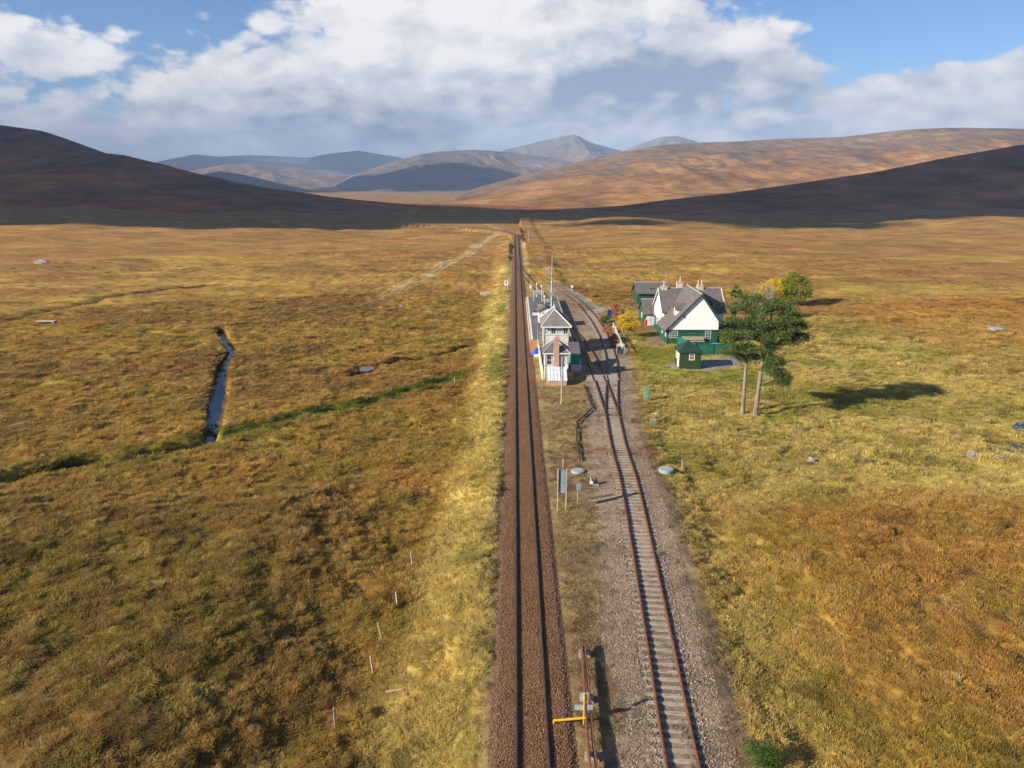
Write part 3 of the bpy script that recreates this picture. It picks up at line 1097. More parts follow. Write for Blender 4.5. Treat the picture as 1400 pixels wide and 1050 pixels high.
for s in (-1, 1):
    sweep_rail(RSIDE[3:], s * .755, sid_z, 'rail', M['rail_brown'], rt)
sleepers(RSIDE, 84, 150, rt)

# spare rails lying beside the main line
sp_ = thing('spare_rail_stack', 'two long rusty spare rails lying on low blocks beside the ballast', 'rails', (3.9, 30, 0))
za = lambda x, y: .30
pa, pb = np.array([P(*q, .3) for q in ((830, 1180), (806.8, 1050), (800.5, 970), (795.8, 884))]), np.array([P(*q, .3) for q in ((846, 1180), (815.8, 1050), (807.5, 970), (799.2, 882))])
for q in (pa, pb):
    sweep_rail(catmull(q, 1.0), 0, za, 'rail', M['rail_rust'], sp_)
for yy in (25.0, 28.5, 32.5, 36.3):
    xx = float(np.interp(yy, pa[:, 1], pa[:, 0]))
    MB().box(xx - .18, xx + .48, yy - .12, yy + .12, -.3, .3).build('block', M['sleeper'], sp_)

# yellow marker with white boards
bx, by = P(797.5, 991, -.1)
mk = thing('marker_post', 'yellow upright marker post carrying two pale boards beside the spare rails', 'marker post', (bx, by, -.2))
MB().bar((bx, by, -.2), (bx, by, 1.75), .055, .055).build('post', M['yellow'], mk)
MB().box(bx - .22, bx + .22, by + .04, by + .06, 1.30, 1.76).build('board', M['metal'], mk)
MB().box(bx - .46, bx + .46, by + .04, by + .06, .74, 1.05).build('board', M['metal'], mk)
MB().bar((bx - .4, by - .1, -.2), (bx, by, .25), .04, .04).build('stay', M['dark'], mk)
yb = thing('crossbar', 'bright yellow bar lying level across the ballast edge from the rail', 'bar', (2.6, by - .1, .12))
MB().bar((P(757, 992, .16)[0], by - .06, .20), (P(806, 990, .16)[0], by - .02, .36), .075, .075).build('bar', M['yellow'], yb)
MB().bar((P(757, 992, .16)[0], by - .06, .04), (P(757, 992, .16)[0], by - .06, .20), .06, .06).build('foot', M['yellow'], yb)

# tall sign seen from behind
px_, py_ = P(767.5, 698, -.1)
sg = thing('trackside_sign', 'tall blue grey sign with painted shade strip on two pale posts beside the main line', 'sign', (px_, py_, -.2))
for s in (-.34, .36):
    MB().bar((px_ + s, py_, -.25), (px_ + s, py_, 3.62), .09, .09).build('post', M['wood'], sg)
MB().box(px_ - .285, px_ - .10, py_ - .03, py_ + .0, 1.55, 3.5).build('board', M['dark'], sg)  # dark strip stands in for shade on the left part of the sign
MB().box(px_ - .09, px_ + .30, py_ - .05, py_ - .02, 1.5, 3.52).build('board', M['sign_back'], sg)
for z in (1.7, 2.5, 3.3):
    MB().box(px_ - .3, px_ + .32, py_ + .005, py_ + .04, z - .03, z + .03).build('rail', M['metal'], sg)
px_, py_ = P(789.5, 686, -.1)
sg = thing('small_sign', 'small blue grey plate on thin pale post right of the tall sign', 'sign', (px_, py_, -.2))
MB().bar((px_, py_, -.25), (px_, py_, 1.55), .06, .06).build('post', M['wood'], sg)
MB().box(px_ - .14, px_ + .24, py_ - .06, py_ - .035, 1.0, 1.5).build('plate', M['sign_back'], sg)
for (a, b_, h, lab) in ((769.5, 641, .9, 'thin pale stake behind the tall trackside sign'), (932, 641, .8, 'thin pale stake right of the crossing, beyond the right concrete disc')):
    x, y = P(a, b_, -.1)
    s = thing('marker_stake', lab, 'stake', (x, y, -.2), 'crossing stakes')
    MB().bar((x, y, -.3), (x, y, h), .07, .07).build('stake', M['wood'], s)
    MB().bar((x, y, h), (x, y, h + .06), .05, .05).build('cap', M['wood'], s)
for (a, b_, w, lab) in ((790, 643, .62, 'pale round concrete disc left of the siding at the red crossing'), (910.5, 641, .70, 'pale round concrete disc right of the siding at the red crossing')):
    x, y = P(a, b_, .05)
    b = MB()
    n = 20
    ring = [(x + w * math.cos(2 * math.pi * k / n), y + w * math.sin(2 * math.pi * k / n), -.35) for k in range(n)]
    b.prism(ring, (0, 0, .42))
    s = thing('chamber_cover', lab, 'chamber cover', (x, y, -.25), 'concrete covers')
    b.build('ring', M['concrete'], s)
    MB().prism([(x + (q[0] - x) * .8, y + (q[1] - y) * .8, .072) for q in ring], (0, 0, .035)).build('lid', M['concrete'], s)
x, y = P(812, 662, -.1)
pl = thing('point_lever', 'black weighted point lever on a pale base beside the siding', 'point lever', (x, y, -.15))
MB().box(x - .40, x + .42, y - .2, y + .2, -.2, -.02).build('base', M['concrete'], pl)
MB().box(x + .02, x + .30, y - .14, y + .14, -.02, .32).tube([(x + .16, y, .30), (x + .16, y, .46)], [.15, .08], 8).build('weight', M['dark'], pl)
MB().tube([(x - .2, y, 0), (x - .35, y - .05, .62)], .035, 6).build('lever', M['white_paint'], pl)
MB().box(x - .36, x - .10, y - .12, y + .1, -.02, .18).build('box', M['white_paint'], pl)

# cable run
pts = [P(*q) for q in ((798.6, 527), (804, 543), (810, 558.6), (799, 569), (789, 578.6), (788.5, 592), (789, 604), (791, 617), (793, 630))]
rod = MB().tube([(x, y, .10) for x, y in pts], .085, 6).build('cable_duct', M['dark'], None, (pts[0][0], pts[0][1], 0))
tag(rod, 'black cable duct bending along the siding in front of the lodge', 'cable duct')

# pole in front of the lodge
x, y = P(767.5, 553, -.1)
po = thing('telegraph_pole', 'slender pale pole standing in grass before the glazed lean-to', 'pole', (x, y, -.2))
MB().tube([(x, y, -.4), (x, y, 5.7)], [.095, .07], 8).build('pole', M['wood'], po)
MB().tube([(x, y, 5.7), (x, y, 5.85)], [.09, .05], 8).build('cap', M['metal'], po)
MB().tube([(x + .09, y, 4.5), (x + .09, y, 5.4)], .03, 5).build('bracket', M['metal'], po)

# ------------------------------------------------------------------ platform
PZ = 0.9
b = MB().box(2.6, 9.5, 118, 164, -.4, PZ).box(3.9, 9.4, 101.5, 117.99, -.4, PZ - .004)
tag(b.build('platform', M['tarmac']), kind='structure')
tag(MB().box(2.75, 3.05, 118.2, 164, PZ + .002, PZ + .012).build('platform_edge_line', M['kerb']), kind='structure')
tag(MB().box(2.52, 2.64, 118, 164, -.35, PZ + .008).build('platform_edge_kerb', M['stone']), kind='structure')
tag(MB().prism([(2.5, 111.5, -.2), (2.5, 117.98, -.2), (2.5, 117.98, PZ - .01), (2.5, 117.5, PZ - .02)], (2.1, 0, 0)).build('platform_ramp', M['paving']), kind='structure')
tag(MB().box(9.42, 9.62, 101.4, 164, -.35, PZ + .006).build('platform_edge_kerb', M['stone']), kind='structure')
tag(MB().box(3.75, 3.95, 97.0, 118, -.3, PZ + .10).build('retaining_wall', M['kerb']), 'long low cream wall edging the lodge yard on the main line side', 'wall')

# blue sheet
x, y = P(733, 478, PZ)
bl = thing('tarpaulin', 'bright blue tarpaulin over a heap at the foot of the platform ramp', 'tarpaulin', (x, y, .2))
b = MB()
top = (x + .15, y + .25, 1.35)
ring = [(x - .95, y - .2, .1), (x - .3, y - .55, .2), (x + .62, y - .5, .25), (x + .7, y + .6, .25), (x, y + .9, .2), (x - .7, y + .5, .15)]
for k in range(6):
    b.poly([ring[k], ring[(k + 1) % 6], top])
b.build('sheet', M['blue'], bl)
MB().box(x - .35, x + .7, y - .62, y - .5, -.2, .3).build('base', M['white_paint'], bl)


def window(parent, x, y, z, w, h, face='y', frame='white_paint', bars=(1, 1), glass='glass', d=.06, fw=.07):
    """frame with glazing bars proud of a wall; face 'y' looks to -y, 'x' to -x"""
    def bx(b, u0, u1, z0, z1, d0, d1):
        if face == 'y':
            b.box(x + u0, x + u1, y - d1, y - d0, z + z0, z + z1)
        else:
            b.box(x - d1, x - d0, y + u0, y + u1, z + z0, z + z1)
    b = MB()
    bx(b, 0, w, 0, fw, .003, d)
    bx(b, 0, w, h - fw, h, .003, d)
    bx(b, 0, fw, fw, h - fw, .003, d)
    bx(b, w - fw, w, fw, h - fw, .003, d)
    for k in range(1, bars[0] + 1):
        u = w * k / (bars[0] + 1)
        bx(b, u - .022, u + .022, fw, h - fw, .022, d - .008)
    for k in range(1, bars[1] + 1):
        q = h * k / (bars[1] + 1)
        bx(b, fw, w - fw, q - .022, q + .022, .022, d - .012)
    fr = b.build('window', M[frame], parent)
    g = MB()
    bx(g, fw, w - fw, fw, h - fw, .004, .02)
    g.build('pane', M[glass], fr)
    return fr


def hip_roof(parent, x0, x1, y0, y1, ze, zr, rx0, rx1, ry0, ry1, m, t=.10, name='roof'):
    A, B, Cc, D = (x0, y0, ze), (x1, y0, ze), (x1, y1, ze), (x0, y1, ze)
    b = MB()
    p, q = (rx0, ry0, zr), (rx1, ry1, zr)
    if abs(ry1 - ry0) > abs(rx1 - rx0):       # ridge runs along y
        fs = [[A, B, p], [B, Cc, q, p], [Cc, D, q], [D, A, p, q]]
        hips = [(A, p), (B, p), (Cc, q), (D, q), (p, q)]
    else:
        fs = [[A, B, q, p], [B, Cc, q], [Cc, D, p, q], [D, A, p]]
        hips = [(A, p), (D, p), (B, q), (Cc, q), (p, q)]
    for k in fs:
        b.poly(k)
    b.poly([(v[0], v[1], v[2] - t) for v in (D, Cc, B, A)])
    for u, w in ((A, B), (B, Cc), (Cc, D), (D, A)):
        b.poly([(u[0], u[1], u[2] - t), (w[0], w[1], w[2] - t), w, u])
    return b.build(name, m, parent), hips


# ---- signal box
sb = thing('signal_box', 'two storey signal box with slate hipped roof and band of white windows', 'signal box', (6.5, 115, PZ))
X0, X1, Y0, Y1 = 4.62, 8.45, 112, 118.5
MB().box(X0, X1, Y0, Y1, PZ - .2, 3.0).build('lower_wall', M['cream'], sb)
MB().box(X0 + .05, X1 - .05, Y0 + .05, Y1 - .05, 3.0, 4.36).build('cabin_wall', M['green_trim'], sb)
MB().box(X0 - .06, X1 + .06, Y0 - .06, Y1 + .06, 2.93, 3.03).build('sill_band', M['cream'], sb)
for k in range(4):
    window(sb, X0 + .05 + k * .945, Y0 + .05, 3.05, .9, 1.25, 'y', bars=(1, 1), glass='glass_sky_painted' if k in (0, 2) else 'glass', fw=.13)
for k in range(5):
    window(sb, X0 + .05, Y0 + .25 + k * 1.22, 3.05, 1.15, 1.25, 'x', bars=(1, 1), glass='glass', fw=.08)
rf, hips = hip_roof(sb, X0 - .50, X1 + .40, Y0 - .5, Y1 + .6, 4.40, 6.6, 6.35, 6.35, 114.6, 117.2, M['slate_lichen'])
for a, q in hips:
    MB().tube([a, q], .085, 6).build('ridge_tile', M['white_paint'], rf)
MB().box(X0 - .50, X1 + .40, Y0 - .53, Y0 - .605, 4.22, 4.42).build('fascia', M['white_paint'], sb)
for zz in (6.6,):
    MB().tube([(6.35, 114.6, zz), (6.35, 114.6, zz + .7)], [.07, .02], 6).build('finial', M['white_paint'], rf)
    MB().tube([(6.35, 117.2, zz), (6.35, 117.2, zz + .7)], [.07, .02], 6).build('finial', M['white_paint'], rf)
MB().tube([(X0 - .12, Y0 - .1, PZ), (X0 - .12, Y0 - .1, 4.3)], .06, 6).build('drainpipe', M['wood'], sb)
MB().box(X0 + .9, X0 + 1.75, Y0 - .04, Y0 - .003, PZ, 2.85).build('door', M['white_paint'], sb)
# outside stair on the left
b = MB()
for k in range(7):
    b.box(X0 - .95, X0 - .16, 113.2 + k * .33, 113.5 + k * .33, PZ + k * .3, PZ + k * .3 + .06)
b.bar((X0 - .95, 113.2, PZ + .9), (X0 - .95, 115.5, PZ + 3.0), .05, .05).bar((X0 - .95, 113.2, PZ), (X0 - .95, 115.5, PZ + 2.1), .05, .2)
b.build('stair', M['grey_wood'], sb)

# ---- lodge in front of it
lo = thing('platform_lodge', 'pale lodge with slate pyramid roof, tall orange brick chimney and glazed lean-to', 'lodge', (5.7, 99, 0))
X0, X1, Y0, Y1 = 4.15, 7.25, 97, 100.1
MB().box(X0, X1, Y0, Y1, -.3, 3.66).build('wall', M['offwhite'], lo)
rf, hips = hip_roof(lo, X0 - .32, X1 + .32, Y0 - .35, Y1 + .35, 3.66, 5.25, 5.7, 5.7, 98.3, 98.8, M['slate'])
for a, q in hips:
    MB().tube([a, q], .075, 6).build('ridge_tile', M['metal'], rf)
MB().box(X0 - .32, X1 + .32, Y0 - .38, Y0 - .352, 3.5, 3.67).build('gutter', M['white_paint'], lo)
window(lo, 4.35, Y0, 1.95, .75, 1.35, 'y', bars=(0, 1))
window(lo, 6.32, Y0, 2.1, .82, 1.1, 'y', bars=(0, 0), glass='glass_sky_painted')
ch = MB().box(5.32, 6.04, Y0 - .42, Y0 - .003, -.1, 5.55).build('chimney', M['brick'], lo)
MB().box(5.26, 6.10, Y0 - .48, Y0 + .05, 5.55, 5.72).build('chimney_cap', M['brick'], ch)
MB().tube([(5.68, Y0 - .2, 5.72), (5.68, Y0 - .2, 6.05)], [.13, .1], 8).build('pot', M['brick'], ch)
for xx in (X0 - .06, X1 + .06):
    MB().tube([(xx, Y0 - .12, -.2), (xx, Y0 - .12, 3.5)], .05, 6).build('drainpipe', M['white_paint'], lo)
# lean-to with sheet roof, panels side by side
lx0, lx1, ly0, ly1 = 4.38, 6.95, 93.8, 96.5
MB().box(lx0, lx1, ly0, ly1, -.35, .42).build('plinth', M['brick_low'], lo)
MB().prism([(lx0, ly0, .42), (lx0, ly1, .42), (lx0, ly1, 1.72), (lx0, ly0, .56)], (lx1 - lx0, 0, 0)).build('lean_to_wall', M['offwhite'], lo)
for k in range(6):
    a = lx0 - .06 + k * (lx1 - lx0 + .12) / 6
    q = lx0 - .06 + (k + 1) * (lx1 - lx0 + .12) / 6 - .035
    MB().slab([(a, ly0 - .1, .545), (q, ly0 - .1, .545), (q, ly1 + .02, 1.79), (a, ly1 + .02, 1.79)], .03).build('roof_panel', M['sign_back'] if k == 4 else M['glass_blue'], lo)
for k in range(7):
    a = lx0 - .075 + k * (lx1 - lx0 + .12) / 6
    MB().bar((a, ly0 - .11, .59), (a, ly1 + .02, 1.835), .05, .05).build('glazing_bar', M['white_paint'], lo)

# ---- teal shed on the platform end
ts = thing('teal_shed', 'small teal boarded shed with violet slate lean roof on stone platform end', 'shed', (8.7, 103, PZ))
MB().box(8.05, 9.32, 102, 105.2, PZ, 2.38).build('wall', M['teal'], ts)
MB().slab([(7.85, 101.85, 2.36), (9.45, 101.85, 2.36), (9.45, 105.6, 3.2), (7.85, 105.6, 3.2)], .09).build('roof', M['slate'], ts)
MB().box(8.0, 9.37, 101.9, 101.99, 2.2, 2.38).build('fascia', M['teal'], ts)
MB().prism([(8.05, 105.19, 2.38), (8.05, 102.1, 2.38), (8.05, 105.19, 3.08)], (1.27, 0, 0)).build('gable', M['teal'], ts)
tag(MB().box(7.95, 9.6, 101.30, 101.48, -.35, PZ - .02).build('platform_end_wall', M['cream']), kind='structure')
x, y = P(779.5, 520, -.1)
ob = thing('grit_bin', 'ochre grit bin beside the lodge lean-to', 'grit bin', (x, y, -.2))
MB().prism([(x - .42, y, -.15), (x - .42, y + .8, -.15), (x - .42, y + .8, .75), (x - .42, y + .05, .55)], (.84, 0, 0)).build('bin', M['ochre_box'], ob)
MB().slab([(x - .46, y - .05, .55), (x + .46, y - .05, .55), (x + .46, y + .85, .78), (x - .46, y + .85, .78)], .06).build('lid', M['ochre_box'], ob)
MB().tube([(x + .05, y + .9, -.2), (x + .05, y + .9, 2.0), (x - .1, y + 1.4, 2.1)], .045, 6).build('pipe', M['dark'], ob)
# barrow crossing in front of the platform end
bc = thing('barrow_crossing', 'weathered plank crossing over both tracks at the platform end', 'crossing', (12.4, 97, 0))
for k in range(9):
    yy = 96.0 + k * .30
    for (a, q) in ((9.9, 10.72), (11.0, 12.25), (12.55, 12.75), (13.0, 14.3)):
        MB().box(a, q, yy, yy + .26, -.08, .10 + .01 * (k % 2)).build('plank', M['grey_wood'], bc)

# ---- platform furniture
x, y = P(754, 421, PZ)
ms = thing('signal_mast', 'tall grey mast rising above the platform behind the signal box', 'mast', (x, y, PZ))
MB().tube([(x, y, PZ - .1), (x, y, 6.6)], [.22, .17], 8).build('lower_mast', M['metal'], ms)
MB().tube([(x, y, 6.6), (x, y, 11.8)], [.11, .07], 8).build('upper_mast', M['wood'], ms)
MB().box(x - .5, x + .5, y - .06, y + .06, 6.2, 6.32).build('cross_arm', M['metal'], ms)
MB().box(x - .25, x + .3, y - .35, y - .2, 3.4, 4.2).build('equipment_box', M['sign_back'], ms)
for i in range(6):
    MB().tube([(x + .2, y - .12, 2.2 + i * .7), (x + .45, y - .12, 2.2 + i * .7)], .025, 5).build('step', M['metal'], ms)


def lamp(x, y, lab):
    o = thing('lamp_post', lab, 'lamp', (x, y, PZ), 'platform lamps')
    MB().tube([(x, y, PZ), (x, y, PZ + 3.1)], [.07, .045], 6).build('post', M['white_paint'], o)
    MB().tube([(x, y, PZ + 3.1), (x, y, PZ + 3.2), (x, y, PZ + 3.45), (x, y, PZ + 3.55)], [.08, .2, .17, .04], 8).build('lantern', M['white_paint'], o)
    MB().tube([(x, y, PZ), (x, y, PZ + .35)], [.13, .1], 8).build('base', M['green_trim'], o)


lamp(*P(744.5, 428, PZ), 'white lamp post on platform just behind the signal box stair')
lamp(*P(740.5, 412, PZ), 'white lamp post on platform beside the small shelter')
lamp(4.9, 161, 'farthest white lamp post near the end of the platform')
x, y = 5.5, 133
sh = thing('platform_shelter', 'small dark slate roofed shelter hut on platform behind the signal box', 'shelter', (x, y, PZ))
MB().box(x - 1.1, x + 1.4, y, y + 3.2, PZ, PZ + 2.1).build('wall', M['offwhite'], sh)
MB().slab([(x - 1.35, y - .25, PZ + 2.05), (x + .15, y - .25, PZ + 2.9), (x + .15, y + 3.4, PZ + 2.9), (x - 1.35, y + 3.4, PZ + 2.05)], .09).build('roof', M['slate'], sh)
MB().slab([(x + 1.65, y - .25, PZ + 2.05), (x + .15, y - .25, PZ + 2.9), (x + .15, y + 3.4, PZ + 2.9), (x + 1.65, y + 3.4, PZ + 2.05)], .09).build('roof', M['slate'], sh)
MB().prism([(x - 1.1, y + .01, PZ + 2.1), (x + 1.4, y + .01, PZ + 2.1), (x + .15, y + .01, PZ + 2.82)], (0, 3.1, 0)).build('gable', M['white_paint'], sh)
MB().box(x - .3, x + .6, y - .05, y - .003, PZ, PZ + 1.9).build('door', M['dark'], sh)
window(sh, x + .7, y, PZ + .9, .55, .8)
for i, (xx, yy, lab) in enumerate(((5.6, 147, 'nearer slatted bench on the far platform'), (6.6, 154, 'farther slatted bench on the far platform'))):
    bn = thing('platform_bench', lab, 'bench', (xx, yy, PZ), 'platform benches')
    for k in range(4):
        MB().box(xx - .9, xx + .9, yy + k * .12, yy + k * .12 + .09, PZ + .44, PZ + .48).build('slat', M['wood'], bn)
    for k in range(3):
        MB().box(xx - .9, xx + .9, yy + .5, yy + .54, PZ + .6 + k * .14, PZ + .7 + k * .14).build('slat', M['wood'], bn)
    for s in (-.75, .75):
        MB().box(xx + s - .04, xx + s + .04, yy, yy + .52, PZ, PZ + .44).build('leg', M['dark'], bn)
    MB().box(xx - .05, xx + .05, yy + .52, yy + .56, PZ + .44, PZ + 1.05).build('back_support', M['dark'], bn)
x, y = 5.2, 158
nb = thing('nameboard', 'white framed station name board on two posts at far platform', 'sign', (x, y, PZ))
for s in (-1.1, 1.1):
    MB().bar((x + s, y, PZ), (x + s, y, PZ + 2.3), .1, .1).build('post', M['white_paint'], nb)
MB().box(x - 1.05, x + 1.05, y - .03, y + .03, PZ + 1.4, PZ + 2.15).build('board', M['sign_back'], nb)
MB().box(x - 1.15, x + 1.15, y - .06, y + .06, PZ + 2.15, PZ + 2.25).build('cap', M['white_paint'], nb)
# planters
for xx, yy, lab in ((4.2, 141, 'left wooden planter with small plants on platform'), (6.9, 143, 'right wooden planter with small plants on platform')):
    p = thing('planter', lab, 'planter', (xx, yy, PZ), 'platform planters')
    MB().box(xx - .7, xx + .7, yy - .3, yy + .3, PZ, PZ + .5).build('trough', M['white_paint'], p)
    b = MB()
    rn = random.Random(int(xx * 10))
    for k in range(60):
        a, q = xx + rn.uniform(-.65, .65), yy + rn.uniform(-.25, .25)
        b.poly([(a, q, PZ + .5), (a + rn.uniform(-.15, .15), q + .05, PZ + rn.uniform(.7, 1)), (a + .1, q, PZ + .55)])
    b.build('plants', M['leaf_dark'], p)

# sign left of the main line, stop boards, distant posts
x, y = P(692, 399, -.3)
sg = thing('warning_sign', 'white warning board on two posts left of the main line', 'sign', (x, y, -.4))
for s in (-.3, .3):
    MB().bar((x + s, y, -.6), (x + s, y, 2.4), .08, .08).build('post', M['white_paint'], sg)
MB().box(x - .48, x + .48, y - .06, y - .04, 1.3, 2.5).build('board', M['white_paint'], sg)
MB().box(x - .12, x + .12, y - .075, y - .062, 1.75, 2.3).build('symbol', M['dark'], sg)
for a, c, lab in ((725.5, 398, 'pink white stop lamp board beside the loop at the far platform end'), (782, 397.5, 'white stop lamp board standing at the far end of the right siding')):
    x, y = P(a, c, 0)
    o = thing('stop_board', lab, 'stop board', (x, y, -.2), 'stop boards')
    MB().bar((x, y, -.2), (x, y, 1.9), .09, .09).build('post', M['white_paint'], o)
    MB().box(x - .3, x + .3, y - .09, y - .06, .75, 1.85).build('board', M['white_paint'], o)
    MB().box(x - .2, x + .2, y - .12, y - .092, 1.4, 1.9).build('lamp', M['pinkred'] if a < 760 else M['dark'], o)
for a, c, h, lab in ((744, 377, 2.6, 'left post of the distant trio on the moor'), (747, 377, 2.6, 'middle post of the distant trio on the moor'), (750, 377, 2.8, 'right post of the distant trio on the moor'),
                     (722.5, 335, 5, 'lone distant pale post right of the far main line'), (719, 336, 4, 'dark distant post right of the far main line')):
    x, y = P(a, c, 0)
    z = H1(x, y)
    o = thing('distant_post', lab, 'post', (x, y, z), 'distant posts')
    MB().tube([(x, y, z - .3), (x, y, z + h)], [.12, .09], 6).build('post', M['wood'] if 'dark' not in lab else M['dark'], o)
    MB().box(x - .25, x + .25, y - .05, y + .05, z + h - .35, z + h - .1).build('arm', M['metal'], o)

# fence and gate right of the tracks
x, y = P(848, 485, -.1)
gt = thing('garden_gate', 'small white topped garden gate at the foot of the path', 'gate', (x, y, -.2))
for s in (-.58, .58):
    MB().bar((x + s, y, -.3), (x + s, y, 1.55), .10, .10).build('post', M['metal'], gt)
for z in (1.25, 1.5):
    MB().box(x - .62, x + .62, y - .04, y + .04, z, z + .10).build('bar', M['white_paint'], gt)
for k in range(5):
    MB().box(x - .42 + k * .21, x - .36 + k * .21, y - .02, y + .02, 1.2, 1.78).build('picket', M['white_paint'], gt)
MB().box(x - .53, x + .53, y + .02, y + .10, .05, .9).build('panel', M['green_trim'], gt)
hr = thing('handrail', 'white handrail sloping up from the garden gate beside orange shrubs', 'handrail', (x + .4, y + 6, 0))
q0, q1 = (x + .5, y + .5), P(838, 450, -.1)
prev = None
for k in range(9):
    t_ = k / 8
    xx, yy = q0[0] + (q1[0] - q0[0]) * t_, q0[1] + (q1[1] - q0[1]) * t_
    MB().bar((xx, yy, -.3), (xx, yy, 1.05), .08, .08).build('post', M['white_paint'], hr)
    if prev:
        MB().bar((*prev, 1.08), (xx, yy, 1.08), .16, .09).build('rail', M['white_paint'], hr)
        MB().bar((*prev, .55), (xx, yy, .55), .05, .10).build('rail', M['white_paint'], hr)
    prev = (xx, yy)
rl = thing('metal_railing', 'pale grey metal railing beyond the orange shrubs near the path', 'railing', (19, 150, 0))
q0, q1 = P(814, 428, -.1), P(838, 428, -.1)
for k in range(7):
    xx = q0[0] + (q1[0] - q0[0]) * k / 6
    MB().bar((xx, q0[1], -.3), (xx, q0[1], 1.15), .07, .07).build('post', M['metal'], rl)
for z in (.5, 1.1):
    MB().box(q0[0], q1[0], q0[1] - .03, q0[1] + .03, z, z + .07).build('rail', M['metal'], rl)
x, y = P(833.5, 437, -.1)
nv = thing('blue_board', 'dark blue board on posts between the green and red shrubs', 'board', (x, y, -.2))
MB().box(x - .5, x + .5, y - .04, y + .04, .5, 1.9).build('panel', M['navy'], nv)
for s in (-.4, .4):
    MB().bar((x + s, y + .06, -.3), (x + s, y + .06, 1.95), .08, .08).build('post', M['dark'], nv)

x, y = P(883.5, 548, -.3)
cb = thing('utility_cabinet', 'pale green utility cabinet standing alone in grass right of the siding', 'cabinet', (x, y, -.6))
MB().box(x - .27, x + .27, y - .2, y + .25, -.6, 1.25).build('body', M['cabinet'], cb)
MB().box(x - .31, x + .31, y - .24, y + .29, 1.25, 1.33).build('lid', M['cabinet'], cb)
MB().box(x - .22, x + .22, y - .225, y - .203, -.3, 1.1).build('door', M['cabinet'], cb)
x, y = P(893, 578, -.3)
cb = thing('junction_box', 'small pale green box low in the grass beside the siding', 'box', (x, y, -.6))
MB().box(x - .3, x + .3, y - .15, y + .15, -.6, .02).build('body', M['cabinet'], cb)
MB().box(x - .34, x + .34, y - .19, y + .19, .02, .08).build('lid', M['concrete'], cb)

# ------------------------------------------------------------------ the house
ho = thing('station_house', 'white gabled house with slate roofs above dark green boarded ground floor', 'house', (30, 122, 0))
# front wing
MB().box(25.42, 33.62, 119.1, 126.5, -.4, 2.36).build('lower_wall', M['green'], ho)
MB().prism([(25.36, 119.0, 2.36), (33.68, 119.0, 2.36), (33.68, 119.0, 3.75), (30.6, 119.0, 7.98), (25.5, 119.0, 2.5)], (0, 9, 0)).build('upper_wall', M['white'], ho)
r1 = MB().slab([(24.9, 118.75, 2.02), (24.9, 126.05, 2.02), (30.6, 129.9, 8.12), (30.6, 118.75, 8.12)], .16).build('roof', M['slate'], ho)
r2 = MB().slab([(34.15, 118.75, 3.35), (34.15, 126.4, 3.35), (30.6, 129.9, 8.12), (30.6, 118.75, 8.12)], .16).build('roof', M['slate'], ho)
MB().prism([(24.8, 118.7, 1.98), (24.8, 118.7, 2.26), (30.6, 118.7, 8.40), (30.6, 118.7, 8.05)], (0, .08, 0)).build('bargeboard', M['green_trim'], r1)
MB().prism([(34.25, 118.7, 3.25), (34.25, 118.7, 3.55), (30.6, 118.7, 8.40), (30.6, 118.7, 8.05)], (0, .08, 0)).build('bargeboard', M['green_trim'], r2)
MB().tube([(30.6, 118.7, 8.36), (30.6, 129.9, 8.36)], .12, 6).build('ridge_tile', M['metal'], r1)
window(ho, 25.62, 119.1, 1.05, 1.45, 1.15, 'y', bars=(2, 2))
window(ho, 31.6, 119.1, .85, .95, 1.35, 'y', bars=(1, 2))
window(ho, 25.42, 120.3, .95, .9, 1.2, 'x', bars=(1, 1))
window(ho, 25.42, 123.2, .95, .9, 1.2, 'x', bars=(1, 1))
window(ho, 27.75, 119.0, 4.3, .36, .52, 'y', frame='metal', bars=(0, 0))
MB().box(25.3, 33.74, 118.93, 118.998, 2.30, 2.42).build('drip_board', M['green_trim'], ho)
# rear block with the ridge across
MB().box(25.95, 36.4, 126.2, 134.0, -.4, 2.36).build('lower_wall', M['green_side'], ho)
MB().prism([(25.85, 126.1, 2.36), (25.85, 134.1, 2.36), (25.85, 134.1, 4.0), (25.85, 130.1, 7.35), (25.85, 126.1, 4.0)], (10.6, 0, 0)).build('upper_wall', M['white'], ho)
r3 = MB().slab([(25.6, 125.75, 3.95), (36.75, 125.75, 3.95), (36.75, 130.1, 7.5), (25.6, 130.1, 7.5)], .16).build('roof', M['slate'], ho)
r4 = MB().slab([(25.6, 134.45, 3.95), (36.75, 134.45, 3.95), (36.75, 130.1, 7.5), (25.6, 130.1, 7.5)], .16).build('roof', M['slate'], ho)
MB().tube([(25.6, 130.1, 7.74), (36.75, 130.1, 7.74)], .11, 6).build('ridge_tile', M['metal'], r3)
for (sx0, rf) in ((25.53, r3),):
    MB().prism([(sx0, 125.7, 3.9), (sx0, 125.7, 4.2), (sx0, 130.1, 7.8), (sx0, 130.1, 7.45)], (.06, 0, 0)).build('bargeboard', M['white_paint'], r3)
    MB().prism([(sx0, 134.5, 3.9), (sx0, 134.5, 4.2), (sx0, 130.1, 7.8), (sx0, 130.1, 7.45)], (.06, 0, 0)).build('bargeboard', M['white_paint'], r4)
MB().prism([(36.7, 125.7, 3.9), (36.7, 125.7, 4.2), (36.7, 130.1, 7.8), (36.7, 130.1, 7.45)], (.12, 0, 0)).build('bargeboard', M['white_paint'], r3)
window(ho, 25.85, 129.7, 4.6, .8, 1.1, 'x', bars=(1, 1))
window(ho, 25.95, 131.2, .95, 1.0, 1.2, 'x', bars=(1, 1))
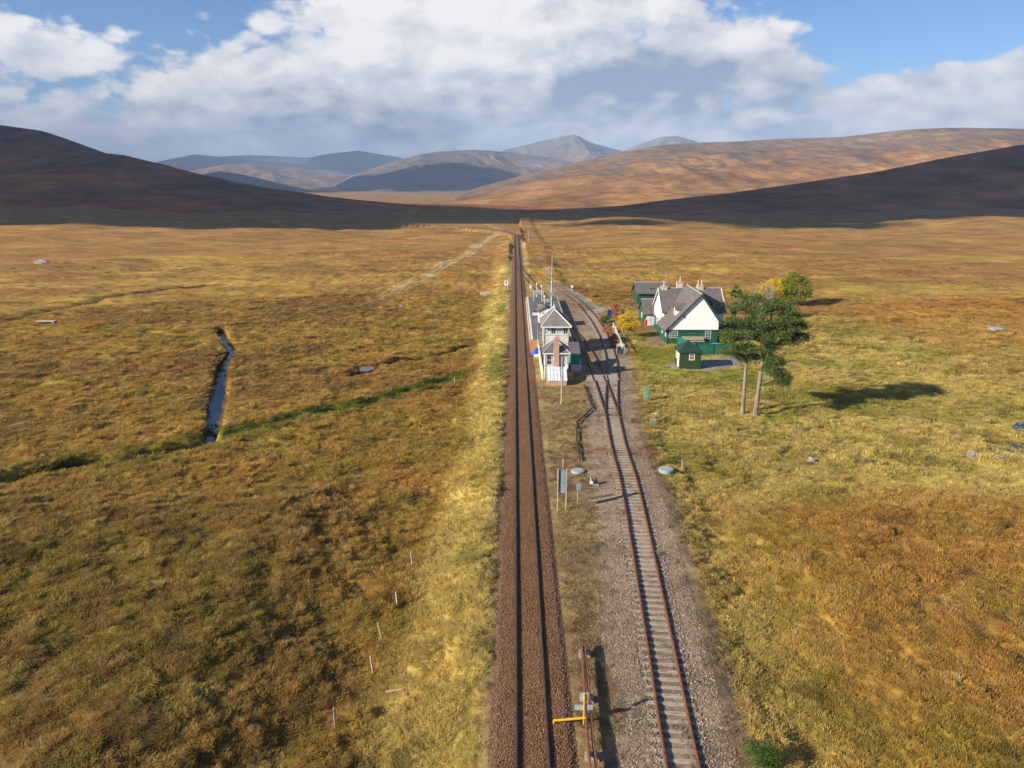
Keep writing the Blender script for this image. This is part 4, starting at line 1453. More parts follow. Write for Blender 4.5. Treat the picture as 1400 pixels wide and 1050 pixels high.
# dormer on the wing's left slope
dm = MB().box(26.95, 29.2, 121.0, 122.6, 3.6, 5.55).prism([(26.95, 121.0, 5.55), (26.95, 122.6, 5.55), (26.95, 121.8, 6.35)], (2.4, 0, 0)).build('dormer', M['white'], ho)
MB().slab([(26.7, 120.75, 5.38), (29.6, 120.75, 5.38), (29.6, 121.8, 6.42), (26.7, 121.8, 6.42)], .08).build('dormer_roof', M['slate'], dm)
MB().slab([(26.7, 122.85, 5.38), (29.6, 122.85, 5.38), (29.6, 121.8, 6.42), (26.7, 121.8, 6.42)], .08).build('dormer_roof', M['slate'], dm)
window(ho, 26.95, 121.35, 4.35, .9, 1.05, 'x', bars=(1, 1))
# dormer on the rear block's front slope
dm = MB().box(34.5, 36.0, 126.5, 129.0, 3.9, 5.7).build('dormer', M['slate'], ho)
MB().slab([(34.3, 126.2, 5.68), (36.2, 126.2, 5.68), (36.2, 129.3, 6.15), (34.3, 129.3, 6.15)], .1).build('dormer_roof', M['slate'], dm)
window(ho, 34.7, 126.5, 4.55, 1.1, 1.0, 'y', bars=(1, 0))
# right-hand porch
MB().box(33.7, 35.0, 120.5, 124.5, -.3, 2.2).build('porch_wall', M['green_side'], ho)
MB().slab([(33.6, 120.2, 2.9), (35.3, 120.2, 2.2), (35.3, 124.8, 2.2), (33.6, 124.8, 2.9)], .1).build('porch_roof', M['slate'], ho)
for (cx, cy, z0, z1, pots) in ((33.0, 130.1, 7.0, 8.15, (-.32, .32)), (30.0, 133.0, 5.5, 8.35, (.1,)), (26.6, 130.1, 7.0, 7.95, (0,))):
    c_ = MB().box(cx - .55, cx + .55, cy - .35, cy + .35, z0, z1).box(cx - .62, cx + .62, cy - .42, cy + .42, z1, z1 + .12).build('chimney', M['stone'], ho)
    for s in pots:
        MB().tube([(cx + s, cy, z1 + .1), (cx + s, cy, z1 + .55), (cx + s, cy, z1 + 1.05)], [.19, .15, .17], 8).build('pot', M['pots'], c_)
b = MB().tube([(27.5, 133.5, 6), (27.5, 133.5, 10.4)], .03, 5)
for z in (9.5, 10.0, 10.3):
    b.tube([(27.1, 133.5, z), (27.9, 133.5, z)], .02, 4)
b.build('aerial', M['metal'], ho)
MB().tube([(25.2, 118.95, 0), (25.2, 118.95, 2.1)], .05, 6).build('drainpipe', M['green_trim'], ho)
MB().tube([(24.85, 118.8, 1.98), (24.85, 126, 1.98)], .07, 6).build('gutter', M['green_trim'], ho)

# timber seat in front
bs = thing('garden_bench', 'long pale timber bench against the green front wall', 'bench', (29.5, 118.2, 0))
for k in range(4):
    MB().box(27.6, 31.3, 117.9 + k * .16, 118.02 + k * .16, .62, .68).build('slat', M['wood'], bs)
for k in range(3):
    MB().box(27.6, 31.3, 118.58, 118.64, .8 + k * .2, .95 + k * .2).build('slat', M['wood'], bs)
for k in range(4):
    MB().box(27.7 + k * 1.15, 27.8 + k * 1.15, 117.9, 118.56, -.1, .62).build('leg', M['dark'], bs)
MB().box(29.35, 29.5, 118.65, 118.72, .1, 1.35).build('back_post', M['dark'], bs)

# left outbuilding
ou = thing('green_outbuilding', 'small green outbuilding with pale double door left of the white house', 'outbuilding', (25, 137, 0))
MB().box(24.3, 27.0, 135.6, 141, -.3, 2.15).build('wall', M['green'], ou)
MB().prism([(24.3, 135.6, 2.15), (24.3, 141, 2.15), (24.3, 138.3, 4.2)], (2.7, 0, 0)).build('gable', M['green_side'], ou)
ra = MB().slab([(24.05, 135.2, 2.0), (27.2, 135.2, 2.0), (27.2, 138.3, 4.35), (24.05, 138.3, 4.35)], .1).build('roof', M['slate'], ou)
MB().slab([(24.05, 141.4, 2.0), (27.2, 141.4, 2.0), (27.2, 138.3, 4.35), (24.05, 138.3, 4.35)], .1).build('roof', M['slate'], ou)
MB().tube([(24.05, 138.3, 4.5), (27.2, 138.3, 4.5)], .09, 6).build('ridge_tile', M['metal'], ra)
dr = MB().box(24.75, 25.6, 135.53, 135.597, -.1, 1.95).box(25.64, 26.45, 135.53, 135.597, -.1, 1.95).build('door', M['glass_blue'], ou)
MB().box(25.5, 25.56, 135.49, 135.53, .9, 1.1).build('handle', M['dark'], dr)
window(ou, 24.3, 137.6, 1.0, .9, 1.0, 'x')
x, y = P(882.5, 446, 0)
rb = thing('gas_bottle', 'dark red gas bottle standing by the green outbuilding corner', 'gas bottle', (x, y, 0))
MB().tube([(x, y, -.1), (x, y, 1.1), (x, y, 1.3), (x, y, 1.35)], [.28, .28, .16, .06], 10).build('bottle', M['redp'], rb)
MB().tube([(x, y, 1.3), (x, y, 1.5)], .1, 8).build('valve', M['metal'], rb)

# rear garage
ga = thing('rear_garage', 'green garage with plain slate roof behind the white house', 'garage', (30.5, 163, 0))
MB().box(27.2, 34.2, 161, 167, -.3, 2.2).build('wall', M['green'], ga)
MB().prism([(27.2, 161, 2.2), (27.2, 167, 2.2), (27.2, 164, 3.9)], (7.0, 0, 0)).build('gable', M['green_side'], ga)
ra = MB().slab([(26.8, 160.5, 2.02), (34.6, 160.5, 2.02), (34.6, 164, 4.05), (26.8, 164, 4.05)], .12).build('roof', M['slate'], ga)
MB().slab([(26.8, 167.5, 2.02), (34.6, 167.5, 2.02), (34.6, 164, 4.05), (26.8, 164, 4.05)], .12).build('roof', M['slate'], ga)
MB().tube([(26.8, 164, 4.22), (34.6, 164, 4.22)], .1, 6).build('ridge_tile', M['metal'], ra)
MB().box(30.0, 30.9, 161.9, 162.5, 2.95, 3.2).build('rooflight', M['glass'], ra)
MB().box(28.5, 29.5, 160.94, 160.997, .0, 1.95).build('door', M['green_trim'], ga)

# garden shed with pyramid roof
gs = thing('garden_shed', 'dark green garden shed with cream trimmed door and window on gravel', 'shed', (25.5, 104, 0))
MB().box(23.95, 27.0, 103, 106, -.1, 2.42).build('wall', M['green_dark'], gs)
b = MB()
ap = (25.35, 104.55, 3.75)
for a, q in (((23.65, 102.7), (27.3, 102.7)), ((27.3, 102.7), (27.3, 106.3)), ((27.3, 106.3), (23.65, 106.3)), ((23.65, 106.3), (23.65, 102.7))):
    b.poly([(*a, 2.42), (*q, 2.42), ap])
    b.poly([(*q, 2.42), (*a, 2.42), (*a, 2.3), (*q, 2.3)])
b.poly([(23.65, 102.7, 2.3), (23.65, 106.3, 2.3), (27.3, 106.3, 2.3), (27.3, 102.7, 2.3)])
b.build('roof', M['shed_roof'], gs)
MB().box(23.95, 27.0, 102.94, 102.997, 2.2, 2.3).build('fascia', M['cream'], gs)
window(gs, 25.25, 103, 1.15, .8, 1.1, 'y', frame='kerb', bars=(1, 1), fw=.11)
dr = MB().box(23.89, 23.947, 103.5, 104.5, 0, 2.05).build('door', M['kerb'], gs)
MB().box(23.85, 23.89, 103.6, 103.68, .95, 1.15).build('handle', M['dark'], dr)
window(gs, 23.95, 104.75, 1.0, .8, 1.0, 'x', frame='kerb')
for k in range(3):
    MB().box(24.1 + k * 1.3, 24.35 + k * 1.3, 102.9, 103.2, -.35, -.1).build('footing', M['dark'], gs)

# teal fence in front of the house
fe = thing('garden_fence', 'teal green close boarded fence screening the front of the house', 'fence', (30, 112, 0))
fpts = [(26.6, 117.2), (28.4, 111.8), (33.8, 111.8)]
for k in range(2):
    a, q = np.array(fpts[k]), np.array(fpts[k + 1])
    L = float(np.linalg.norm(q - a))
    n = int(L / 1.8)
    for j in range(n):
        u, w = a + (q - a) * (j / n), a + (q - a) * ((j + 1) / n)
        MB().bar((u[0], u[1], .78), (w[0], w[1], .78), .04, 1.62).build('panel', M['teal_fence'], fe)
        MB().bar((u[0], u[1], 1.61), (w[0], w[1], 1.61), .10, .06).build('capping', M['teal_fence'], fe)
    for j in range(n + 1):
        u = a + (q - a) * (j / n)
        MB().bar((u[0], u[1] - .05, -.2), (u[0], u[1] - .05, 1.68), .09, .09).build('post', M['teal_fence'], fe)
tb = thing('garden_tub', 'turquoise covered tub behind the teal fence', 'tub', (32.3, 114.2, 0))
n = 14
ring = [(32.3 + 1.0 * math.cos(2 * math.pi * k / n), 114.4 + 1.0 * math.sin(2 * math.pi * k / n), -.1) for k in range(n)]
MB().prism(ring, (0, 0, .95)).build('tub', M['wood'], tb)
MB().prism([(p[0], p[1], .852) for p in ring], (0, 0, .14)).build('cover', M['turq'], tb)


# ------------------------------------------------------------------ trees and shrubs
def limb(b, rn, p, d, L, r, n=4, wig=.25, up=.0):
    pts, rad = [p], [r]
    d = d.normalized()
    for k in range(n):
        d = (d + Vector((rn.uniform(-wig, wig), rn.uniform(-wig, wig), rn.uniform(-wig, wig) + up))).normalized()
        p = p + d * L / n
        pts.append(p)
        rad.append(max(.012, r * (1 - .85 * (k + 1) / n)))
    b.tube(pts, rad, 6, cap=False)
    return pts


def clump(b, rn, c, rx, ry, rz, n, size, droop=0.0, needle=False, tilt=.7):
    """leaf-sized faces spread through an uneven ellipsoid"""
    for _ in range(n):
        a = rn.uniform(0, 2 * math.pi)
        cz = rn.uniform(-1, 1)
        rr = rn.random() ** .45
        s = math.sqrt(1 - cz * cz)
        w = 1 + .25 * math.sin(3 * a + c.x)
        p = c + Vector((rx * rr * s * math.cos(a) * w, ry * rr * s * math.sin(a) * w, rz * rr * cz))
        u = Vector((rn.gauss(0, 1), rn.gauss(0, 1), rn.gauss(0, tilt))).normalized()
        v = u.cross(Vector((rn.gauss(0, 1), rn.gauss(0, 1), rn.gauss(0, 1)))).normalized()
        L = size * rn.uniform(.6, 1.4)
        wd = L * (.35 if needle else .75)
        u, v = u * L, v * wd
        b.poly([p - v * .5, p + u * .5 - v * .2, p + u, p + u * .5 + v * .5])


def pine(name, label, base, lean, height, pads, seed, r0, kx):
    rn = random.Random(seed)
    x, y = base
    z0 = H1(x, y) - .15
    o = thing(name, label, 'pine tree', (x, y, z0), 'pines by the drive')
    b = MB()
    pts, rad = [], []
    for k in range(13):
        t_ = k / 12
        pts.append(Vector((x + lean[0] * t_ ** 1.4 + .12 * math.sin(4 * t_ + seed), y + lean[1] * t_, z0 + height * t_)))
        rad.append(r0 * (1.18 if k == 0 else 1) * (1 - .72 * t_))
    b.tube(pts, rad, 10)
    cr = MB()

    def trunk_at(z):
        t_ = min(max((z - z0) / height, 0), 1) * 12
        i = min(int(t_), 11)
        return pts[i].lerp(pts[i + 1], t_ - i)
    for (dx, dy, hz_, rx, ry, rz) in pads:
        dx, hz_, rx = dx * kx, hz_ * 1.0, rx * (.4 + .5 * kx)
        c = Vector((x + dx, y + dy, z0 + hz_))
        st_ = trunk_at(z0 + hz_ - .12 * math.hypot(dx, dy) - .5)
        limb(b, rn, st_, c - st_, (c - st_).length, .11, 5, .12)
        m_ = int(8 + rx * 5.0)
        for k in range(m_):
            a, rr = rn.uniform(0, 6.28), math.sqrt(rn.random()) * .95
            q = c + Vector((rx * rr * math.cos(a), ry * rr * math.sin(a), rz * rn.uniform(-.5, .6) + .25 * (1 - rr)))
            s = rn.uniform(.45, .85)
            limb(b, rn, c.lerp(q, .1), q - c, (q - c).length * .9 + .05, .03, 3, .2)
            clump(cr, rn, q, s * 1.1, s * 1.1, s * .52, 110, .27, needle=True)
    b.build('trunk', M['bark'], o)
    cr.build('crown', M['pine'], o)
    return o


random.seed(4)
b1, b2 = P(1014, 566, -.3), P(1031, 569, -.3)
pads1 = [(.2, .3, 13.6, 1.5, 1.5, .6), (-1.6, .5, 12.6, 1.4, 1.5, .6), (1.0, -.6, 12.4, 1.4, 1.4, .6), (-2.2, -.2, 11.2, 1.5, 1.6, .6), (.2, -.9, 11.2, 1.7, 1.5, .6),
         (-2.5, .6, 9.6, 1.3, 1.5, .5), (-.6, -1.0, 9.7, 1.7, 1.5, .6), (1.1, .3, 9.7, 1.3, 1.3, .5), (-1.6, -.6, 8.3, 1.5, 1.3, .5), (.2, -.6, 8.2, 1.5, 1.4, .5),
         (-2.6, .2, 7.6, 1.0, 1.0, .4), (-.6, -.2, 6.9, 1.2, 1.2, .4), (.9, .2, 7.0, 1.0, 1.0, .4)]
pine('pine_tree', 'left pine with straight bare trunk and denser narrow crown beside the drive', b1, (.4, .2), 13.2, pads1, 21, .25, .78)
pads2 = [(2.2, .3, 13.0, 1.7, 1.6, .6), (3.8, .2, 12.6, 1.6, 1.6, .6), (.8, 0, 12.4, 1.3, 1.3, .6), (5.2, .0, 11.7, 1.5, 1.5, .5), (3.0, -.6, 11.5, 1.9, 1.7, .6), (1.2, -.5, 11.0, 1.5, 1.5, .55), (6.3, .2, 10.7, 1.1, 1.2, .45),
         (4.6, -.4, 10.6, 1.8, 1.6, .55), (2.4, -.6, 10.0, 1.7, 1.6, .5), (6.0, .1, 9.4, 1.5, 1.4, .45), (4.2, -.2, 9.1, 1.7, 1.5, .5), (6.9, 0, 9.3, .9, 1.0, .35), (.8, -.6, 9.3, 1.1, 1.2, .45), (2.2, .2, 8.5, 1.2, 1.2, .4),
         (2.0, -.3, 6.9, 1.2, 1.2, .45), (3.2, -.1, 6.4, 1.2, 1.1, .4), (1.6, -.6, 5.7, 1.3, 1.2, .45), (3.0, -.5, 5.2, 1.4, 1.3, .45), (4.4, -.3, 4.7, 1.1, 1.0, .35), (3.6, -.8, 4.2, 1.0, .9, .3), (1.5, 0, 7.8, .9, .9, .35)]
pine('pine_tree', 'right pine with leaning trunk, wide spreading crown and low drooping branch', b2, (1.2, .3), 12.6, pads2, 33, .30, .66)


def broadleaf(name, label, cat, base, height, rx, trunk_h, leaf, seed, bark='bark_grey', n=26, per=170, size=.26, group=None, rz=None, tr=.16):
    rn = random.Random(seed)
    x, y = base
    z0 = H1(x, y) - .1
    o = thing(name, label, cat, (x, y, z0), group)
    b, cr = MB(), MB()
    c0 = Vector((x, y, z0))
    top = c0 + Vector((rn.uniform(-.2, .2), 0, trunk_h))
    b.tube([c0, c0.lerp(top, .5) + Vector((.05, .03, 0)), top], [tr, tr * .8, tr * .65], 8)
    cz = (height + trunk_h * .7) / 2
    rz = rz or (height - trunk_h * .7) / 2
    for k in range(n):
        a, e = rn.uniform(0, 6.28), rn.uniform(-.9, 1)
        s = math.sqrt(max(0, 1 - e * e)) * (1 - .25 * max(0, e))
        rr = .55 + .35 * rn.random()
        q = c0 + Vector((rx * rr * s * math.cos(a), rx * rr * s * math.sin(a), cz + rz * e * .82))
        limb(b, rn, top.lerp(c0, rn.uniform(0, .5)), q - top, (q - top).length, tr * .35, 4, .2)
        g = rx * rn.uniform(.26, .46)
        clump(cr, rn, q, g, g, g * .75, per, size)
    b.build('trunk', M[bark], o)
    cr.build('crown', M[leaf], o)
    return o


broadleaf('broadleaf_tree', 'round yellow green tree at the right behind the pines', 'tree', P(1087, 419, -.3), 7.9, 3.6, 1.4, 'leaf_green', 41, n=34, per=200, size=.34)
broadleaf('autumn_tree', 'golden yellow tree left of the round green tree', 'tree', P(1057, 417, -.3), 6.0, 3.5, 1.0, 'leaf_yellow', 42, n=34, per=170, size=.3)
broadleaf('rowan_tree', 'bright yellow small tree beside the white handrail', 'tree', P(857, 461, -.2), 4.6, 2.0, 1.3, 'leaf_yellow', 43, n=20, per=150, size=.22)
broadleaf('rusty_shrub', 'red brown shrub behind the bright yellow tree', 'shrub', P(843, 441, -.2), 3.6, 1.5, .6, 'leaf_red', 44, n=16, per=120, size=.2)
broadleaf('dark_shrub', 'dark green shrub beside the blue board', 'shrub', P(830, 446, -.2), 2.2, 1.25, .4, 'leaf_dark', 45, n=12, per=110, size=.2)
for k, (a, c, h, r_, lab) in enumerate(((824, 441, 1.5, 1.3, 'topmost orange shrub at the end of the bank by the path'), (831, 455, 1.3, 1.1, 'middle orange shrub on the bank beside the right siding'),
                                        (836, 464, 1.2, 1.0, 'second lowest orange shrub on the bank beside the right siding'), (840.5, 474, 1.1, .9, 'lowest orange shrub on the bank above the garden gate'))):
    broadleaf('orange_shrub', lab, 'shrub', P(a, c, -.1), h, r_, .25, 'leaf_rust', 50 + k, n=11, per=110, size=.17, group='orange shrubs on the bank', tr=.06)
broadleaf('young_pine', 'small dark young pine left of the bare grey tree', 'tree', P(1003, 446, -.2), 8.2, 1.25, 2.5, 'pine', 61, n=18, per=150, size=.25)
broadleaf('garden_shrub', 'dark green shrub against the right side of the house', 'shrub', P(1000, 466, -.2), 4.0, 2.2, .4, 'leaf_dark', 62, n=22, per=160, size=.22)
broadleaf('garden_shrub', 'olive shrub spilling over the fence end by the house', 'shrub', P(990, 478, -.2), 2.3, 1.4, .3, 'leaf_green', 63, n=14, per=130, size=.2)
broadleaf('gorse_bush', 'low bright green bush at the bottom edge beside the siding', 'bush', P(1042, 1046, -.3), .9, .9, .15, 'leaf_dark', 64, n=20, per=160, size=.075, tr=.04)
# bare tree between the pines and the house
rn = random.Random(77)
x, y = P(1042, 440, -.2)
z0 = H1(x, y) - .1
bt = thing('bare_tree', 'leafless grey birch between the young pine and the golden tree', 'tree', (x, y, z0))
b, tw = MB(), MB()
for k in range(5):
    d = Vector((rn.uniform(-.4, .4), rn.uniform(-.3, .3), 1))
    p = limb(b, rn, Vector((x, y, z0)), d, 6.0, .10, 6, .12)
    for q in p[2:]:
        for j in range(7):
            e = limb(tw, rn, q, Vector((rn.uniform(-1, 1), rn.uniform(-1, 1), .8)), rn.uniform(1, 2.2), .028, 3, .25)
            for w in e[1:]:
                for _ in range(2):
                    limb(tw, rn, w, Vector((rn.uniform(-1, 1), rn.uniform(-1, 1), .6)), rn.uniform(.4, .9), .016, 2, .3)
b.build('trunk', M['bark_grey'], bt)
tw.build('twigs', M['bark_grey'], bt)


# ------------------------------------------------------------------ rocks, posts, water
def rock(label, px, py, z, r, sz, seed, m='rock', group=None):
    x, y = P(px, py, z)
    z = H1(x, y)
    bm = bmesh.new()
    bmesh.ops.create_icosphere(bm, subdivisions=3, radius=1)
    for v in bm.verts:
        p = np.array(v.co) * 1.1
        n = perlin(np.array([p[0] + seed * 3.1]), np.array([p[1] + p[2] * 1.7]), seed)[0] + .5 * perlin(np.array([p[0] * 2.3 + seed]), np.array([p[2] * 2.3 - p[1] * 2]), seed + 1)[0]
        q = v.co * (1 + .38 * n)
        for ax in ((.8, .3, .5), (-.5, .7, .4), (.1, -.9, .35)):       # flat faces
            a = Vector(ax).normalized()
            k = q.dot(a)
            if k > .72:
                q = q - a * (k - .72) * .8
        v.co = Vector((q.x * r * sz[0], q.y * r * sz[1], q.z * r * sz[2]))
    me_ = bpy.data.meshes.new('boulder')
    bm.to_mesh(me_)
    bm.free()
    me_.materials.append(M[m])
    o = bpy.data.objects.new('boulder', me_)
    COL.objects.link(o)
    o.location = (x, y, z + r * .22)
    return tag(o, label, 'boulder', group)


rock('grey white boulder alone in the dip of the right hand field', 1108, 634, -.8, .42, (1, 1, 1.1), 1)
rock('low pale boulder at the right by the dark hollow', 1330, 620, -.8, .55, (1.6, 1, .6), 2)
rock('flat pale boulder nearest the right edge pool', 1368, 625, -.8, .5, (1.7, 1, .5), 3)
rock('broad grey boulder on the orange knoll at the right', 1363, 443, 1.0, 1.0, (1.5, 1, .55), 4)
rock('pale boulder beside the small flooded patch on the far left moor', 587, 423, -1.2, .7, (1.5, 1, .5), 5)
rock('small whitish boulder below the moor trail', 549, 416, -1.2, .5, (1.4, 1, .6), 6)
rock('dark boulder on the far left moor', 58, 356, -.5, 1.6, (1.5, 1, .6), 7)
x, y = P(62, 437, -1.0)
z = H1(x, y)
pk = thing('plank_bridge', 'pale flat plank bridge over the thin ditch on the left moor', 'footbridge', (x, y, z))
for k in range(2):
    MB().box(x - 1.9, x + 1.9, y - .5 + k * .52, y - .02 + k * .52, z + .35, z + .47).build('plank', M['slab'], pk)
for s in (-1.7, 1.7):
    MB().box(x + s - .15, x + s + .15, y - .5, y + .5, z - .6, z + .345).build('support', M['sleeper'], pk)
x0, y0 = P(656, 399, -.8)
cv = thing('culvert_wall', 'pale stone culvert wall beside the left bank of the main line', 'wall', (x0, y0, -1))
zz = H1(x0 + 1.2, y0)
for r_ in range(3):
    for c_ in range(4):
        MB().box(x0 + c_ * .66 + (r_ % 2) * .12, x0 + c_ * .66 + .63 + (r_ % 2) * .12, y0, y0 + .5, zz - .3 + r_ * .42, zz + .09 + r_ * .42).build('stone', M['slab'], cv)

fence_px = [(564, 774), (543, 824), (521.5, 865), (510, 911), (458, 984), (622, 524), (534, 941)]
looks = ['far left leaning fence post on the bank above the hollow', 'tall pale fence post at the head of the dark hollow', 'dark leaning fence post below the tall pale one',
         'short double fence post near the foot of the hollow', 'pale fence post nearest the bottom edge in the left moor', 'white fence post at the end of the green ditch', 'fallen pale fence post lying on the bank']
rn = random.Random(12)
for (a, c), lab in zip(fence_px, looks):
    x, y = P(a, c, -1.6)
    z = H1(x, y)
    o = thing('fence_post', lab, 'fence post', (x, y, z), 'old fence posts')
    if 'fallen' in lab:
        e = (x + .9, y + .15, z + .35)
        MB().bar((x - .3, y, z + .25), e, .07, .07).build('post', M['wood'], o)
    else:
        e = (x + rn.uniform(-.22, .05), y + rn.uniform(-.1, .15), z + 1.15)
        MB().bar((x, y, z - .2), e, .08, .08).build('post', M['grey_wood'] if 'tall' not in lab and 'white' not in lab else M['wood'], o)
    MB().bar((e[0], e[1], e[2]), (e[0], e[1], e[2] + .05), .06, .06).build('top', M['wood'], o)


def water_mat():
    m, t, b, out = newmat('peaty water')
    b.inputs['Base Color'].default_value = (.006, .012, .020, 1)
    b.inputs['Roughness'].default_value = .06
    b.inputs['IOR'].default_value = 1.33
    b.inputs['Specular IOR Level'].default_value = .6
    geo = t.node('ShaderNodeNewGeometry')
    n = t.noise(geo.outputs['Position'], 2.5, 3, .6)
    bp = t.node('ShaderNodeBump')
    bp.inputs['Strength'].default_value = .12
    bp.inputs['Distance'].default_value = .05
    t.l.new(n, bp.inputs['Height'])
    t.l.new(bp.outputs[0], b.inputs['Normal'])
    return m


M['water'] = water_mat()


def water_level(path):
    return float(np.percentile(H(path[:, 0], path[:, 1]), 60)) + .25


v, f = [], []
tn = np.gradient(STREAM, axis=0)
tn /= np.linalg.norm(tn, axis=1)[:, None]
hs = H(STREAM[:, 0], STREAM[:, 1])
wl = np.array([np.median(hs[max(0, i - 10):i + 11]) for i in range(len(hs))])
wl = np.convolve(np.pad(wl, 6, 'edge'), np.ones(13) / 13, 'valid') + .32
for k in range(len(STREAM)):
    w = SW[k] + .85
    nn = np.array([tn[k][1], -tn[k][0]])
    for s in (-1, 1):
        q = STREAM[k] + nn * w * s
        v.append((q[0], q[1], wl[k]))
for k in range(len(STREAM) - 1):
    f.append((2 * k, 2 * k + 1, 2 * k + 3, 2 * k + 2))
tag(mesh_obj('stream_water', v, f, M['water'], smooth=True), kind='structure')
for pond, lv in [(POND, -2.25)] + [(q, -1.25) for q in POND_R]:
    c_ = np.mean(pond, axis=0)
    tag(MB().poly([((p[0] - c_[0]) * 1.1 + c_[0], (p[1] - c_[1]) * 1.1 + c_[1], lv) for p in pond]).build('pool_water', M['water']), kind='structure')


# ------------------------------------------------------------------ moor grass, ballast stones (stuff)
def tuft_mesh(seed, n, h, spread, w, lean):
    rn = random.Random(seed)
    v, f = [], []
    for k in range(n):
        a = rn.uniform(0, 6.283)
        r = spread * math.sqrt(rn.random())
        bx_, by_ = r * math.cos(a), r * math.sin(a)
        out = rn.uniform(.25, 1.0) * h
        a2 = a + rn.gauss(0, .6)
        L = h * rn.uniform(.55, 1.1)
        mx_, my_, mz = bx_ + out * .35 * math.cos(a2), by_ + out * .35 * math.sin(a2), L * .7
        tx, ty, tz = bx_ + out * math.cos(a2) + lean * h, by_ + out * math.sin(a2) + lean * .5 * h, L * rn.uniform(.6, 1.0)
        px_, py_ = -math.sin(a2) * w, math.cos(a2) * w
        i = len(v)
        v += [(bx_ - px_, by_ - py_, -.08), (bx_ + px_, by_ + py_, -.08), (mx_ + px_, my_ + py_, mz), (mx_ - px_, my_ - py_, mz), (tx, ty, tz)]
        f += [(i, i + 1, i + 2, i + 3), (i + 3, i + 2, i + 4)]
    me_ = bpy.data.meshes.new('tuft')
    me_.from_pydata(v, [], f)
    me_.materials.append(M['grass'])
    return bpy.data.objects.new('tuft_source', me_)


def stone_mesh(seed):
    rn = random.Random(seed)
    bm = bmesh.new()
    bmesh.ops.create_icosphere(bm, subdivisions=1, radius=.5)
    for v in bm.verts:
        v.co = v.co * rn.uniform(.65, 1.2)
        v.co.z *= .75
    me_ = bpy.data.meshes.new('stone')
    bm.to_mesh(me_)
    bm.free()
    me_.materials.append(M['stones'])
    return bpy.data.objects.new('stone_source', me_)


def scatter(name, pos, rot, scl, col, sources):
    n = len(pos)
    me_ = bpy.data.meshes.new(name)
    me_.vertices.add(n)
    me_.vertices.foreach_set('co', np.ascontiguousarray(pos, np.float32).ravel())
    for nm, ty, arr in (('rot', 'FLOAT_VECTOR', rot), ('scl', 'FLOAT_VECTOR', scl)):
        a = me_.attributes.new(nm, ty, 'POINT')
        a.data.foreach_set('vector', np.ascontiguousarray(arr, np.float32).ravel())
    a = me_.attributes.new('col', 'FLOAT_COLOR', 'POINT')
    a.data.foreach_set('color', np.concatenate([col, np.ones((n, 1))], 1).astype(np.float32).ravel())
    a = me_.attributes.new('idx', 'INT', 'POINT')
    a.data.foreach_set('value', (np.arange(n) * 7919 % len(sources)).astype(np.int32))
    o = bpy.data.objects.new(name, me_)
    COL.objects.link(o)
    ng = bpy.data.node_groups.new(name, 'GeometryNodeTree')
    ng.interface.new_socket('Geometry', in_out='INPUT', socket_type='NodeSocketGeometry')
    ng.interface.new_socket('Geometry', in_out='OUTPUT', socket_type='NodeSocketGeometry')
    gi, go = ng.nodes.new('NodeGroupInput'), ng.nodes.new('NodeGroupOutput')
    ip = ng.nodes.new('GeometryNodeInstanceOnPoints')
    jn = ng.nodes.new('GeometryNodeJoinGeometry')
    for s in sources:
        oi = ng.nodes.new('GeometryNodeObjectInfo')
        oi.inputs['Object'].default_value = s
        oi.inputs['As Instance'].default_value = True
        ng.links.new(oi.outputs['Geometry'], jn.inputs[0])

    def attr(nm, ty):
        a = ng.nodes.new('GeometryNodeInputNamedAttribute')
        a.data_type = ty
        a.inputs['Name'].default_value = nm
        return a.outputs['Attribute']
    L = ng.links.new
    L(gi.outputs[0], ip.inputs['Points'])
    L(jn.outputs[0], ip.inputs['Instance'])
    ip.inputs['Pick Instance'].default_value = True
    L(attr('idx', 'INT'), ip.inputs['Instance Index'])
    e2r = ng.nodes.new('FunctionNodeEulerToRotation')
    L(attr('rot', 'FLOAT_VECTOR'), e2r.inputs[0])
    L(e2r.outputs[0], ip.inputs['Rotation'])
    L(attr('scl', 'FLOAT_VECTOR'), ip.inputs['Scale'])
    L(ip.outputs[0], go.inputs[0])
    md = o.modifiers.new('scatter', 'NODES')
    md.node_group = ng
    return tag(o, kind='stuff')


rs = np.random.default_rng(7)


def wedge(n, d0, d1, half=R(40)):
    """n points over the ground from d0 to d1 metres inside the wedge seen from the drone (and a little beyond)"""
    d = np.sqrt(rs.uniform(d0 * d0, d1 * d1, n))
    a = rs.uniform(-half, half, n)
    x, y = d * np.sin(a), d * np.cos(a)
    return x, y


